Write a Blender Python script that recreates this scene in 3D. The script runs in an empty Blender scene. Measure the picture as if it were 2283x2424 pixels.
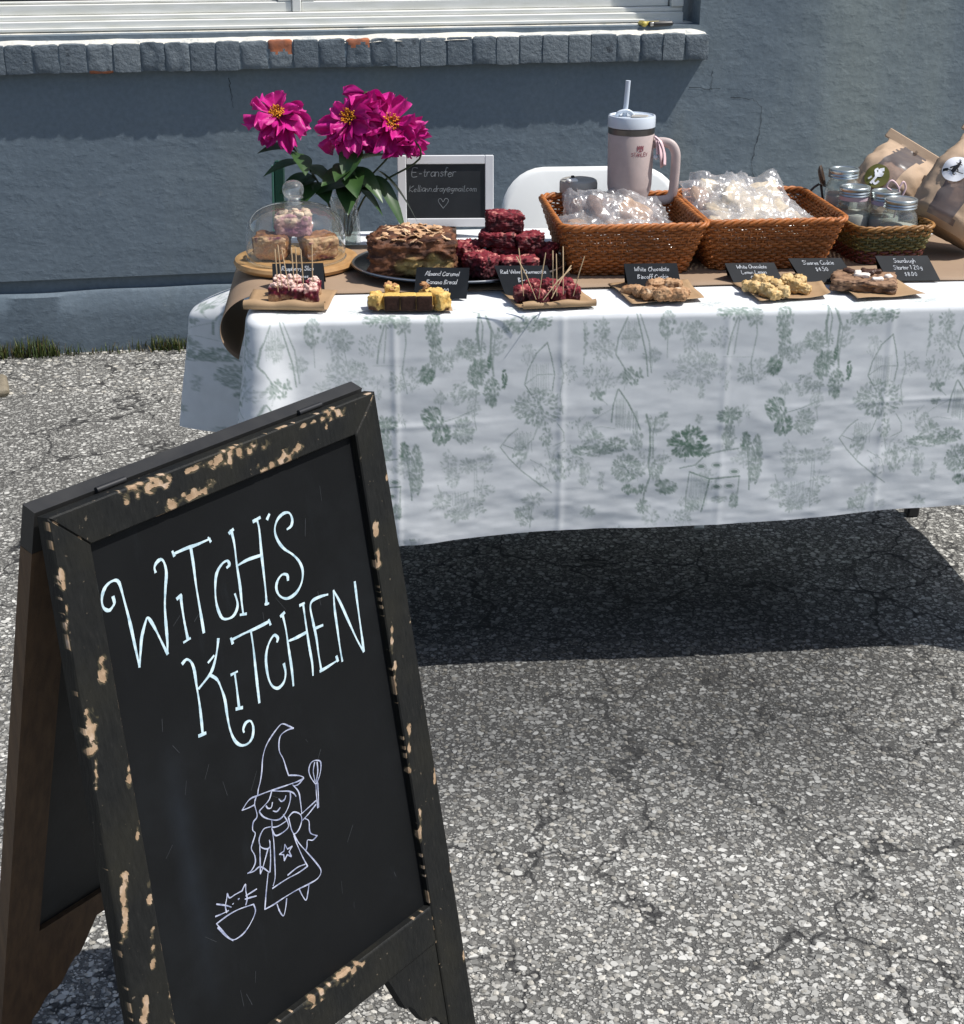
import bpy, math, random
import numpy as np
from mathutils import Vector, Matrix

# ------------------------------------------------------------------ scene, camera, light
scn = bpy.context.scene
COL = scn.collection
W_PX, H_PX, F_PX = 2283.0, 2424.0, 3500.0
CAM_H, PITCH = 1.485, math.radians(23.4)
cam_d = bpy.data.cameras.new('camera'); cam = bpy.data.objects.new('camera', cam_d); COL.objects.link(cam)
cam.location = (0, 0, CAM_H); cam.rotation_euler = (math.pi/2 - PITCH, 0, 0)
cam_d.sensor_fit = 'HORIZONTAL'; cam_d.sensor_width = 36.0; cam_d.lens = 36.0*F_PX/W_PX
cam_d.clip_start = 0.02; cam_d.clip_end = 600
scn.camera = cam
cy = scn.cycles; cy.max_bounces = 5; cy.diffuse_bounces = 2; cy.glossy_bounces = 2; cy.transmission_bounces = 3; cy.transparent_max_bounces = 16; cy.caustics_reflective = False; cy.caustics_refractive = False
scn.render.resolution_x = 964; scn.render.resolution_y = 1024

SUN_TRAVEL = Vector((-0.610, 0.100, -1.0)).normalized()
to_sun = -SUN_TRAVEL
world = bpy.data.worlds.new('World'); scn.world = world; world.use_nodes = True
wn = world.node_tree; wn.nodes.clear()
sky = wn.nodes.new('ShaderNodeTexSky'); sky.sky_type = 'NISHITA'; sky.sun_disc = False
sky.sun_elevation = math.asin(to_sun.z); sky.sun_rotation = math.atan2(to_sun.x, to_sun.y)
sky.air_density = 1.0; sky.dust_density = 1.5; sky.ozone_density = 1.0
bg = wn.nodes.new('ShaderNodeBackground'); bg.inputs[1].default_value = 0.105
wo = wn.nodes.new('ShaderNodeOutputWorld')
wn.links.new(sky.outputs[0], bg.inputs[0]); wn.links.new(bg.outputs[0], wo.inputs[0])
sl = bpy.data.lights.new('sun', 'SUN'); sl.energy = 4.6; sl.angle = math.radians(0.53); sl.color = (1.0, 0.965, 0.92)
so = bpy.data.objects.new('sun', sl); COL.objects.link(so); so.rotation_euler = SUN_TRAVEL.to_track_quat('-Z', 'Y').to_euler()
so.location = (3, -1, 6)
vs = scn.view_settings; vs.view_transform = 'Standard'; vs.look = 'None'; vs.exposure = 0.18; vs.gamma = 1.0; vs.use_curve_mapping = False

rng = random.Random(7)
nr = np.random.RandomState(11)

def at(px, py, z):
    """a spot on a level surface at height z, read off the photograph's pixel grid"""
    dx = (px - 1141.5)/F_PX; dy = (1212.0 - py)/F_PX
    d = (dx, math.cos(PITCH) + dy*math.sin(PITCH), -math.sin(PITCH) + dy*math.cos(PITCH))
    k = (z - CAM_H)/d[2]
    return Vector((d[0]*k, d[1]*k, z))

# ------------------------------------------------------------------ noise
def _h(ix, iy, iz, s):
    with np.errstate(over='ignore'):
        n = (ix.astype(np.int64)*374761393 + iy.astype(np.int64)*668265263 + iz.astype(np.int64)*2147483647 + s*1274126177) & 0xffffffff
        n = ((n ^ (n >> 13))*1274126177) & 0xffffffff
        n = n ^ (n >> 16)
    return (n & 0xffff)/65535.0
def vnoise(P, seed=0):
    P = np.asarray(P, float); i = np.floor(P); f = P - i; f = f*f*(3 - 2*f); i = i.astype(np.int64)
    x, y, z = i[:, 0], i[:, 1], i[:, 2]; u, v, w = f[:, 0], f[:, 1], f[:, 2]
    r = 0
    for a in (0, 1):
        for b in (0, 1):
            for c in (0, 1):
                r = r + _h(x+a, y+b, z+c, seed)*(u if a else 1-u)*(v if b else 1-v)*(w if c else 1-w)
    return r*2 - 1
def fbm(P, seed=0, oct=4):
    P = np.asarray(P, float); r = 0; a = .5; t = 0
    for k in range(oct):
        r = r + a*vnoise(P*(2**k) + 13.7*k, seed+k); t += a; a *= .5
    return r/t
def noise1(x, seed=0):
    return vnoise(np.stack([np.asarray(x, float), np.zeros(len(x)), np.zeros(len(x))], 1), seed)

# ------------------------------------------------------------------ mesh builder
class MB:
    def __init__(s): s.v = []; s.f = []; s.c = []; s.m = []
    def add(s, verts, faces, M=None, col=None, mi=0):
        o = len(s.v)
        if M is not None: verts = [tuple(M @ Vector(p)) for p in verts]
        s.v.extend([tuple(p) for p in verts]); s.f.extend([tuple(i+o for i in f) for f in faces]); s.m.extend([mi]*len(faces))
        if col is not None:
            s.c.extend([tuple(c) for c in col] if hasattr(col[0], '__len__') else [tuple(col)]*len(verts))
        return s
    def box(s, c, d, bev=0.0, M=None, col=None, mi=0):
        hx, hy, hz = d[0]/2, d[1]/2, d[2]/2; b = min(bev, hx*.9, hy*.9, hz*.9)
        if b <= 0:
            V = [(c[0]+sx*hx, c[1]+sy*hy, c[2]+sz*hz) for sx in (-1, 1) for sy in (-1, 1) for sz in (-1, 1)]
            Fc = [(0, 1, 3, 2), (4, 6, 7, 5), (0, 4, 5, 1), (2, 3, 7, 6), (0, 2, 6, 4), (1, 5, 7, 3)]
            return s.add(V, Fc, M, col, mi)
        V = []; idx = {}
        for sx in (-1, 1):
            for sy in (-1, 1):
                for sz in (-1, 1):
                    for a in range(3):
                        p = [sx*(hx - (b if a != 0 else 0)), sy*(hy - (b if a != 1 else 0)), sz*(hz - (b if a != 2 else 0))]
                        idx[(sx, sy, sz, a)] = len(V); V.append((c[0]+p[0], c[1]+p[1], c[2]+p[2]))
        Fc = []
        for a in range(3):
            o = [q for q in range(3) if q != a]
            for sg in (-1, 1):
                q = []
                for (i, j) in ((-1, -1), (1, -1), (1, 1), (-1, 1)):
                    k = [0, 0, 0]; k[a] = sg; k[o[0]] = i; k[o[1]] = j; q.append(idx[(k[0], k[1], k[2], a)])
                if (sg > 0) == (a == 1): q = q[::-1]
                Fc.append(tuple(q))
        for a in range(3):
            o = [q for q in range(3) if q != a]
            for i in (-1, 1):
                for j in (-1, 1):
                    k0 = [0]*3; k0[a] = -1; k0[o[0]] = i; k0[o[1]] = j; k1 = list(k0); k1[a] = 1
                    q = [idx[(*k0, o[0])], idx[(*k1, o[0])], idx[(*k1, o[1])], idx[(*k0, o[1])]]
                    Fc.append(tuple(q))
        for sx in (-1, 1):
            for sy in (-1, 1):
                for sz in (-1, 1):
                    Fc.append((idx[(sx, sy, sz, 0)], idx[(sx, sy, sz, 1)], idx[(sx, sy, sz, 2)]))
        return s.add(V, Fc, M, col, mi)
    def tube(s, path, r, n=8, closed=False, caps=True, col=None, mi=0, squash=1.0):
        P = [Vector(p) for p in path]; m = len(P)
        R = r if hasattr(r, '__len__') else [r]*m
        V = []; up = Vector((0, 0, 1)); prev = None
        for i in range(m):
            a = P[(i-1) % m] if (closed or i > 0) else P[i]; b = P[(i+1) % m] if (closed or i < m-1) else P[i]
            t = (b-a).normalized() if (b-a).length > 1e-9 else Vector((0, 0, 1))
            if prev is None:
                x = t.cross(up)
                if x.length < .05: x = t.cross(Vector((0, 1, 0)))
                x.normalize()
            else:
                x = prev - t*prev.dot(t)
                x = x.normalized() if x.length > 1e-6 else t.orthogonal().normalized()
            prev = x; y = t.cross(x)
            for k in range(n):
                an = 2*math.pi*k/n
                V.append(P[i] + x*(R[i]*math.cos(an)) + y*(R[i]*squash*math.sin(an)))
        Fc = []
        for i in range(m if closed else m-1):
            j = (i+1) % m
            for k in range(n): Fc.append((i*n+k, i*n+(k+1) % n, j*n+(k+1) % n, j*n+k))
        if caps and not closed:
            Fc.append(tuple(range(n-1, -1, -1))); Fc.append(tuple((m-1)*n+k for k in range(n)))
        c = None
        if col is not None: c = [col]*len(V) if not hasattr(col[0], '__len__') else [q for q in col for _ in range(n)]
        return s.add(V, Fc, None, c, mi)
    def lathe(s, prof, n=24, M=None, col=None, mi=0, mod=None, sx=1, sy=1):
        V = []; Fc = []
        for (r, z) in prof:
            for k in range(n):
                a = 2*math.pi*k/n; q = r*(mod(a, z) if mod else 1)
                V.append((q*math.cos(a)*sx, q*math.sin(a)*sy, z))
        for i in range(len(prof)-1):
            for k in range(n): Fc.append((i*n+k, i*n+(k+1) % n, (i+1)*n+(k+1) % n, (i+1)*n+k))
        return s.add(V, Fc, M, col, mi)
    def disc(s, r, z, n=24, M=None, flip=False, sx=1, sy=1, mi=0):
        V = [(r*math.cos(2*math.pi*k/n)*sx, r*math.sin(2*math.pi*k/n)*sy, z) for k in range(n)]
        return s.add(V, [tuple(range(n))[::-1] if flip else tuple(range(n))], M, None, mi)
    def prism(s, pts, z0, z1, M=None, col=None, mi=0):
        n = len(pts); V = [(x, y, z0) for x, y in pts] + [(x, y, z1) for x, y in pts]
        Fc = [tuple(range(n-1, -1, -1)), tuple(range(n, 2*n))] + [(i, (i+1) % n, n+(i+1) % n, n+i) for i in range(n)]
        return s.add(V, Fc, M, col, mi)
    def ribbon(s, pts, w, z=0.0, M=None, taper=True):
        """a flat chalk or paint line in the local xy plane"""
        P = [Vector((p[0], p[1])) for p in pts]; n = len(P)
        if n < 2: return s
        V = []; Fc = []
        for i in range(n):
            a = P[max(i-1, 0)]; b = P[min(i+1, n-1)]; t = (b-a); t = t.normalized() if t.length > 0 else Vector((1, 0))
            q = Vector((-t.y, t.x)); ww = (w[i] if hasattr(w, '__len__') else w)/2
            e = P[i] - t*ww*.6 if i == 0 else (P[i] + t*ww*.6 if i == n-1 else P[i])
            V += [(e.x+q.x*ww, e.y+q.y*ww, z), (e.x-q.x*ww, e.y-q.y*ww, z)]
        for i in range(n-1): Fc.append((2*i, 2*i+1, 2*i+3, 2*i+2))
        return s.add(V, Fc, M)
    def build(s, name, mat, parent=None, smooth=None, loc=None, rot=None):
        me = bpy.data.meshes.new(name)
        me.from_pydata([tuple(v) for v in s.v], [], s.f)
        mats = mat if isinstance(mat, (list, tuple)) else [mat]
        for q in mats: me.materials.append(q)
        if len(mats) > 1: me.polygons.foreach_set('material_index', s.m)
        if s.c and len(s.c) == len(s.v): set_col(me, np.array(s.c))
        finish(me, smooth)
        return link(name, me, parent, loc, rot)

def set_col(me, C, name='Col'):
    a = me.color_attributes.new(name, 'FLOAT_COLOR', 'POINT')
    if C.shape[1] == 3: C = np.concatenate([C, np.ones((len(C), 1))], 1)
    a.data.foreach_set('color', C.astype(np.float32).ravel())
def finish(me, smooth):
    if smooth is None: return
    me.polygons.foreach_set('use_smooth', [True]*len(me.polygons))
    if smooth is not True:
        try: me.set_sharp_from_angle(angle=math.radians(smooth))
        except Exception: pass
def link(name, me, parent=None, loc=None, rot=None):
    o = bpy.data.objects.new(name, me); COL.objects.link(o)
    if parent is not None: o.parent = parent
    if loc is not None: o.location = loc
    if rot is not None: o.rotation_euler = rot
    return o
def np_mesh(name, V, Q, mat, col=None, parent=None, smooth=True, loc=None, rot=None):
    """fast quad mesh from numpy arrays"""
    me = bpy.data.meshes.new(name); V = np.asarray(V, np.float32); Q = np.asarray(Q, np.int32); k = Q.shape[1]
    me.vertices.add(len(V)); me.vertices.foreach_set('co', V.ravel())
    me.loops.add(Q.size); me.loops.foreach_set('vertex_index', Q.ravel())
    me.polygons.add(len(Q)); me.polygons.foreach_set('loop_start', np.arange(0, Q.size, k, dtype=np.int32))
    try: me.polygons.foreach_set('loop_total', np.full(len(Q), k, np.int32))
    except Exception: pass
    me.update(calc_edges=True); me.validate()
    me.materials.append(mat)
    if col is not None: set_col(me, np.asarray(col))
    finish(me, smooth)
    return link(name, me, parent, loc, rot)
def grid_quads(nu, nv, wrap=False):
    i, j = np.meshgrid(np.arange(nu-1), np.arange(nv-1), indexing='ij')
    a = (i*nv+j).ravel(); return np.stack([a, a+nv, a+nv+1, a+1], 1)

def tag(o, label=None, cat=None, group=None, kind=None):
    if label: o['label'] = label
    if cat: o['category'] = cat
    if group: o['group'] = group
    if kind: o['kind'] = kind
    return o
def thing(name, label, cat, loc=(0, 0, 0), rotz=0.0, group=None):
    o = bpy.data.objects.new(name, None); COL.objects.link(o); o.location = loc; o.rotation_euler = (0, 0, rotz)
    o.empty_display_size = .05
    return tag(o, label, cat, group)

# ------------------------------------------------------------------ materials
class NT:
    def __init__(s, name):
        s.m = bpy.data.materials.new(name); s.m.use_nodes = True; s.t = s.m.node_tree; s.t.nodes.clear()
        s.out = s.t.nodes.new('ShaderNodeOutputMaterial')
    def n(s, typ, ins=None, **kw):
        nd = s.t.nodes.new('ShaderNode'+typ)
        for k, v in kw.items(): setattr(nd, k, v)
        for k, v in (ins or {}).items():
            sk = nd.inputs[k]
            if hasattr(v, 'is_linked') or isinstance(v, bpy.types.NodeSocket): s.t.links.new(v, sk)
            else:
                if sk.type == 'RGBA' and len(v) == 3: v = (*v, 1)
                sk.default_value = v
        return nd
    def coords(s, kind='Object', scale=(1, 1, 1)):
        tc = s.n('TexCoord'); mp = s.n('Mapping', {'Vector': tc.outputs[kind], 'Scale': scale}); return mp.outputs[0]
    def noise(s, vec, scale, detail=6, rough=.55, out=0):
        return s.n('TexNoise', {'Vector': vec, 'Scale': scale, 'Detail': detail, 'Roughness': rough}).outputs[out]
    def ramp(s, fac, stops, interp='LINEAR'):
        r = s.n('ValToRGB', {'Fac': fac}); cr = r.color_ramp; cr.interpolation = interp
        while len(cr.elements) < len(stops): cr.elements.new(.5)
        for e, (p, c) in zip(cr.elements, stops):
            e.position = p; e.color = (*c, 1) if hasattr(c, '__len__') else (c, c, c, 1)
        return r.outputs[0]
    def mix(s, fac, a, b, mode='MIX'):
        m = s.n('Mix', {'Factor': fac} if not isinstance(fac, (int, float)) else {}, data_type='RGBA', blend_type=mode)
        if isinstance(fac, (int, float)): m.inputs[0].default_value = fac
        for i, v in ((6, a), (7, b)):
            if isinstance(v, bpy.types.NodeSocket): s.t.links.new(v, m.inputs[i])
            else: m.inputs[i].default_value = (*v, 1) if len(v) == 3 else v
        return m.outputs[2]
    def math(s, op, a, b=0.0, c=None):
        nd = s.n('Math', {0: a, 1: b}, operation=op)
        if c is not None:
            if isinstance(c, bpy.types.NodeSocket): s.t.links.new(c, nd.inputs[2])
            else: nd.inputs[2].default_value = c
        return nd.outputs[0]
    def bump(s, h, strength=.3, dist=.005, normal=None):
        i = {'Height': h, 'Strength': strength, 'Distance': dist}
        if normal is not None: i['Normal'] = normal
        return s.n('Bump', i).outputs[0]
    def bsdf(s, **ins):
        b = s.n('BsdfPrincipled', {k.replace('_', ' '): v for k, v in ins.items()})
        s.t.links.new(b.outputs[0], s.out.inputs[0]); return b

def plain(name, col, rough=.6, col2=None, nscale=8, stretch=(1, 1, 1), ramp=(.35, .65), bump=0.0, bscale=60, bdist=.002, metal=0.0, spec=.5, coat=0.0, sub=0.0, kind='Object'):
    t = NT(name); v = t.coords(kind, stretch)
    c = col
    if col2 is not None: c = t.ramp(t.noise(v, nscale), [(ramp[0], col), (ramp[1], col2)])
    ins = {'Base_Color': c, 'Roughness': rough, 'Metallic': metal, 'Specular_IOR_Level': spec, 'Coat_Weight': coat}
    if sub: ins['Subsurface_Weight'] = sub; ins['Subsurface_Scale'] = .01
    if bump: ins['Normal'] = t.bump(t.noise(v, bscale, 5), bump, bdist)
    t.bsdf(**ins); return t.m
def colmat(name, rough=.65, bump=0.0, bscale=200, bdist=.001, spec=.4, vary=.15, vscale=120, coat=0.0, trans=0.0):
    """base colour from the mesh's own colour layer (print, crust, crumb) with fine grain on top"""
    t = NT(name); v = t.coords('Object')
    a = t.n('VertexColor', layer_name='Col').outputs[0]
    k = t.ramp(t.noise(v, vscale, 4), [(.3, 1-vary), (.7, 1+vary)])
    c = t.mix(1.0, a, k, 'MULTIPLY')
    ins = {'Base_Color': c, 'Roughness': rough, 'Specular_IOR_Level': spec, 'Coat_Weight': coat}
    if bump: ins['Normal'] = t.bump(t.noise(v, bscale, 5), bump, bdist)
    b = t.bsdf(**ins)
    if trans:
        tr = t.n('BsdfTranslucent', {'Color': c}); mx = t.n('MixShader', {'Fac': trans, 1: b.outputs[0], 2: tr.outputs[0]})
        t.t.links.new(mx.outputs[0], t.out.inputs[0])
    return t.m
def thin_glass(name, tint=(.93, .96, .95), refl=1.0, rough=.02, haze=0.0, hazecol=(.9, .92, .95), base=.04):
    """clear thin glass or film: see-through plus Fresnel reflection"""
    t = NT(name)
    fr = t.math('POWER', t.n('LayerWeight', {'Blend': .5}).outputs['Facing'], 4.0)
    fac = t.math('MULTIPLY_ADD', fr, refl, base)
    tr = t.n('BsdfTransparent', {'Color': tint}); gl = t.n('BsdfGlossy', {'Color': (1, 1, 1), 'Roughness': rough})
    sh = t.n('MixShader', {'Fac': t.math('MINIMUM', fac, 1.0), 1: tr.outputs[0], 2: gl.outputs[0]}).outputs[0]
    if haze:
        df = t.n('BsdfDiffuse', {'Color': hazecol}); tl = t.n('BsdfTranslucent', {'Color': hazecol})
        ds = t.n('MixShader', {'Fac': .5, 1: df.outputs[0], 2: tl.outputs[0]}).outputs[0]
        sh = t.n('MixShader', {'Fac': haze, 1: sh, 2: ds}).outputs[0]
    t.t.links.new(sh, t.out.inputs[0]); return t.m

M = {}
M['white_paint'] = plain('white_paint', (.78, .79, .80), .45, (.70, .71, .72), 6)
M['vinyl'] = plain('vinyl', (.80, .80, .76), .4, (.70, .70, .64), 9, (1, 1, 6))
M['white_plastic'] = plain('white_plastic', (.78, .79, .77), .38)
M['black_plastic'] = plain('black_plastic', (.015, .015, .016), .45)
M['dark_glass'] = plain('dark_glass', (.02, .025, .03), .05, spec=.6)
M['steel'] = plain('steel', (.55, .55, .54), .28, metal=1.0)
M['dark_steel'] = plain('dark_steel', (.17, .16, .155), .32, metal=1.0)
M['zinc'] = plain('zinc', (.62, .66, .66), .33, (.45, .5, .5), 60, metal=.9)
M['chalk'] = plain('chalk', (.62, .76, .80), .9, (.20, .36, .45), 130, (1, 1, 1), (.40, .85))
M['chalk_violet'] = plain('chalk_violet', (.54, .57, .69), .9, (.22, .25, .38), 130)
M['chalk_faint'] = plain('chalk_faint', (.34, .37, .38), .9, (.2, .22, .24), 120)
M['chalk_card'] = plain('chalk_card', (.62, .64, .66), .9, (.35, .37, .4), 150)
M['slate'] = plain('slate', (.012, .014, .016), .5, (.022, .025, .028), 14, bump=.1, bscale=150)
M['card_black'] = plain('card_black', (.008, .010, .013), .55, (.014, .017, .021), 20, spec=.16)
M['kraft'] = plain('kraft', (.335, .235, .155), .75, (.29, .20, .13), 7, bump=.15, bscale=40, bdist=.002)
M['kraft_sheet'] = plain('kraft_sheet', (.40, .265, .145), .7, (.33, .21, .11), 14, bump=.25, bscale=35, bdist=.002)
M['kraft_bag'] = plain('kraft_bag', (.48, .345, .235), .75, (.41, .29, .19), 9, bump=.35, bscale=26, bdist=.004)
M['food'] = colmat('food', .7, .5, 260, .0015, vary=.22, vscale=240)
M['food_moist'] = colmat('food_moist', .42, .5, 240, .0015, vary=.25, vscale=220)
M['wicker'] = colmat('wicker', .5, .35, 500, .0006, vary=.25, vscale=300, spec=.5)
M['print'] = colmat('print', .85, .25, 420, .0004, spec=.2, vary=.04, vscale=30, trans=.12)
M['glass'] = thin_glass('glass', (.955, .975, .97), 1.25, .02, .035, (.85, .9, .9), .07)
M['vase_glass'] = thin_glass('vase_glass', (.93, .95, .945), 1.3, .06, .13, (.8, .84, .85), .08)
M['jar_glass'] = thin_glass('jar_glass', (.94, .96, .95), .8, .06, .06)
M['film'] = thin_glass('film', (.97, .97, .975), .5, .25, .17, (.93, .94, .96), .09)
M['window_film'] = thin_glass('window_film', (.90, .88, .88), .6, .28, .34, (.50, .45, .44), .06)
M['board_wood'] = plain('board_wood', (.50, .30, .13), .45, (.40, .22, .085), 6, (1, 8, 8))
M['pick_wood'] = plain('pick_wood', (.62, .45, .27), .6, (.52, .36, .2), 40)
M['walnut'] = plain('walnut', (.05, .03, .02), .5, (.08, .05, .032), 8, (1, 6, 6))
M['tumbler_pink'] = plain('tumbler_pink', (.55, .45, .425), .5, (.51, .42, .395), 60, bump=.06, bscale=400)
M['lid_clear'] = plain('lid_clear', (.62, .68, .75), .25, coat=.3)
M['straw'] = plain('straw', (.60, .66, .74), .3)
M['logo'] = plain('logo', (.30, .10, .12), .5)
M['ribbon_pink'] = plain('ribbon_pink', (.78, .56, .58), .55)
M['beige_plastic'] = plain('beige_plastic', (.40, .38, .34), .4)
M['leaf'] = plain('leaf', (.022, .058, .014), .42, (.04, .09, .022), 30, spec=.5)
M['stem'] = plain('stem', (.05, .08, .025), .5, (.035, .05, .02), 40)
M['petal'] = colmat('petal', .5, .25, 60, .002, vary=.18, vscale=60, trans=.22)
M['stamen'] = plain('stamen', (.80, .36, .015), .7, (.62, .22, .01), 200)
M['green_dark'] = plain('green_dark', (.006, .055, .038), .3, (.004, .035, .026), 5, coat=.3)
M['green_light'] = plain('green_light', (.05, .16, .12), .35)
M['yellow'] = plain('yellow', (.55, .45, .09), .45, (.35, .27, .05), 60)
M['grass'] = colmat('grass', .6, vary=.2, vscale=40)
M['label_white'] = plain('label_white', (.82, .83, .86), .5)
M['label_olive'] = plain('label_olive', (.12, .12, .02), .55)
M['ink'] = plain('ink', (.012, .012, .014), .6)
M['paste'] = plain('paste', (.58, .57, .52), .6, (.50, .49, .44), 30)
M['crack'] = plain('crack', (.03, .037, .042), .9)
M['orange_brick'] = plain('orange_brick', (.40, .13, .055), .85, (.25, .10, .06), 40, bump=.4, bscale=120)

# ------------------------------------------------------------------ ground: worn asphalt with exposed stone
def asphalt():
    t = NT('asphalt'); v = t.coords('Object')
    warp = t.n('VectorMath', {0: t.noise(v, 60, 1, .5, 1), 1: (.5, .5, .5)}, operation='SUBTRACT').outputs[0]
    vv = t.n('VectorMath', {0: v, 1: t.n('VectorMath', {0: warp, 'Scale': .012}, operation='SCALE').outputs[0]}, operation='ADD').outputs[0]
    def vor(scale, feat='F1'):
        return t.n('TexVoronoi', {'Vector': vv, 'Scale': scale}, feature=feat)
    A = vor(80); B = vor(180)
    def cellval(n, k=0):
        return t.n('SeparateColor', {'Color': n.outputs['Color']}).outputs[k]
    # rounded stones of mixed size, some cells left as bare fines
    rA = t.math('MULTIPLY_ADD', cellval(A, 1), .38, .26); rB = t.math('MULTIPLY_ADD', cellval(B, 1), .34, .34)
    mA = t.ramp(t.math('SUBTRACT', rA, A.outputs['Distance']), [(0, 0), (.10, 1)]); mB = t.ramp(t.math('SUBTRACT', rB, B.outputs['Distance']), [(0, 0), (.10, 1)])
    stoneA = t.ramp(cellval(A), [(0, (.15, .148, .136)), (.3, (.27, .266, .246)), (.65, (.42, .414, .383)), (1, (.60, .592, .55))])
    stoneB = t.ramp(cellval(B), [(0, (.10, .098, .091)), (.5, (.24, .236, .218)), (1, (.46, .452, .418))])
    fines = t.ramp(t.noise(v, 420, 2), [(.3, (.045, .044, .041)), (.7, (.15, .147, .136))])
    c = t.mix(mA, t.mix(mB, fines, stoneB), stoneA)
    # soft outer fade of the table's shadow, painted into the asphalt colour
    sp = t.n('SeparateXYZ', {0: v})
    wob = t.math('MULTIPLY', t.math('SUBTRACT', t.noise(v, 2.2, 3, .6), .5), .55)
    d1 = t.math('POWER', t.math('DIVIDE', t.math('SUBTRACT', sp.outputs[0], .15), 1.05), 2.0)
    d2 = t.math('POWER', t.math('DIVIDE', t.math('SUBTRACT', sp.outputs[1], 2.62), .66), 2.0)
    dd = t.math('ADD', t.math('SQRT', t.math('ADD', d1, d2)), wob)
    shadow_fade = t.ramp(dd, [(.50, 1), (1.12, 0)])
    c = t.mix(t.math('MULTIPLY', shadow_fade, .85), c, t.mix(1.0, c, (.30, .31, .33), 'MULTIPLY'))

    blot = t.ramp(t.noise(v, 1.3, 4, .65), [(.35, .86), (.68, 1.22)])
    c = t.mix(1.0, c, blot, 'MULTIPLY')
    # cracks
    w2 = t.n('VectorMath', {0: t.noise(v, 5, 3, .65, 1), 1: (.5, .5, .5)}, operation='SUBTRACT').outputs[0]
    v2 = t.n('VectorMath', {0: v, 1: t.n('VectorMath', {0: w2, 'Scale': .26}, operation='SCALE').outputs[0]}, operation='ADD').outputs[0]
    ck = t.n('TexVoronoi', {'Vector': v2, 'Scale': 3.4}, feature='DISTANCE_TO_EDGE').outputs['Distance']
    msk = t.ramp(t.noise(v, 2.3, 3), [(.40, 0), (.47, 1)])
    crk = t.math('MULTIPLY', t.ramp(ck, [(.008, 1), (.020, 0)]), msk)
    c = t.mix(t.math('MULTIPLY', crk, .85), c, (.022, .022, .022))
    h = t.math('MAXIMUM', t.math('MULTIPLY', mA, t.math('MULTIPLY_ADD', cellval(A, 2), .5, .5)), t.math('MULTIPLY', mB, .45))
    n1 = t.bump(h, .9, .006)
    t.bsdf(Base_Color=c, Roughness=.82, Normal=n1, Specular_IOR_Level=.35)
    return t.m
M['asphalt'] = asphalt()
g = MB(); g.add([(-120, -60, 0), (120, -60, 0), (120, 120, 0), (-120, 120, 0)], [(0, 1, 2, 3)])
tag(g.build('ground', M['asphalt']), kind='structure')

# loose and proud chippings on the near asphalt
def chippings(name, n, xr, yr, smin, smax, seed, label):
    r = np.random.RandomState(seed)
    base = np.array([(0, 0, 1), (.89, 0, .45), (.28, .85, .45), (-.72, .53, .45), (-.72, -.53, .45), (.28, -.85, .45),
                     (.72, .53, -.3), (-.28, .85, -.3), (-.89, 0, -.3), (-.28, -.85, -.3), (.72, -.53, -.3)])
    tri = [(0, 1, 2), (0, 2, 3), (0, 3, 4), (0, 4, 5), (0, 5, 1), (1, 6, 2), (2, 6, 7), (2, 7, 3), (3, 7, 8), (3, 8, 4), (4, 8, 9), (4, 9, 5), (5, 9, 10), (5, 10, 1), (1, 10, 6)]
    y = yr[0] + (yr[1]-yr[0])*r.rand(n)**1.25; x = xr[0] + (xr[1]-xr[0])*r.rand(n)
    keep = np.abs(x) < .37*y + .12; x = x[keep]; y = y[keep]; n = len(x)
    s = smin + (smax-smin)*r.rand(n)**2.2
    an = r.rand(n)*6.283; asp = .6 + .4*r.rand(n); hh = s*(.22+.22*r.rand(n))
    V = base[None]*(1 + .35*(r.rand(n, len(base), 1)-.5))
    X = V[:, :, 0]*s[:, None]; Y = V[:, :, 1]*(s*asp)[:, None]; Z = V[:, :, 2]*hh[:, None] + (hh*.12)[:, None]
    ca, sa = np.cos(an)[:, None], np.sin(an)[:, None]
    P = np.stack([X*ca-Y*sa+x[:, None], X*sa+Y*ca+y[:, None], Z], 2).reshape(-1, 3)
    Fq = (np.array(tri)[None] + (np.arange(n)*len(base))[:, None, None]).reshape(-1, 3)
    tone = .14 + .33*r.rand(n)**1.2
    tone *= 1.12 - .80*np.exp(-(((x-.15)/1.05)**2)**1.5 - (((y-2.62)/.60)**2)**1.5)  # stones darkened to carry the painted shadow fade before the table
    warm = r.rand(n)
    C = np.stack([tone*(1.02+.05*warm), tone*(1.0+.01*warm), tone*(.93-.06*warm)], 1)
    C = np.repeat(C, len(base), 0)
    o = np_mesh(name, P, Fq, M['stone'], C, smooth=False)
    return tag(o, label, 'stones', kind='stuff')
M['stone'] = colmat('stone', .8, .3, 180, .001, vary=.2, vscale=150)
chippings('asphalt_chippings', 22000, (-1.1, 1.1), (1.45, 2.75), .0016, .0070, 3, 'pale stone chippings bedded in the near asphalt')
chippings('wall_foot_gravel', 2600, (-1.9, .6), (4.35, 4.95), .003, .011, 5, 'loose pale grit along the foot of the wall')

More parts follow.
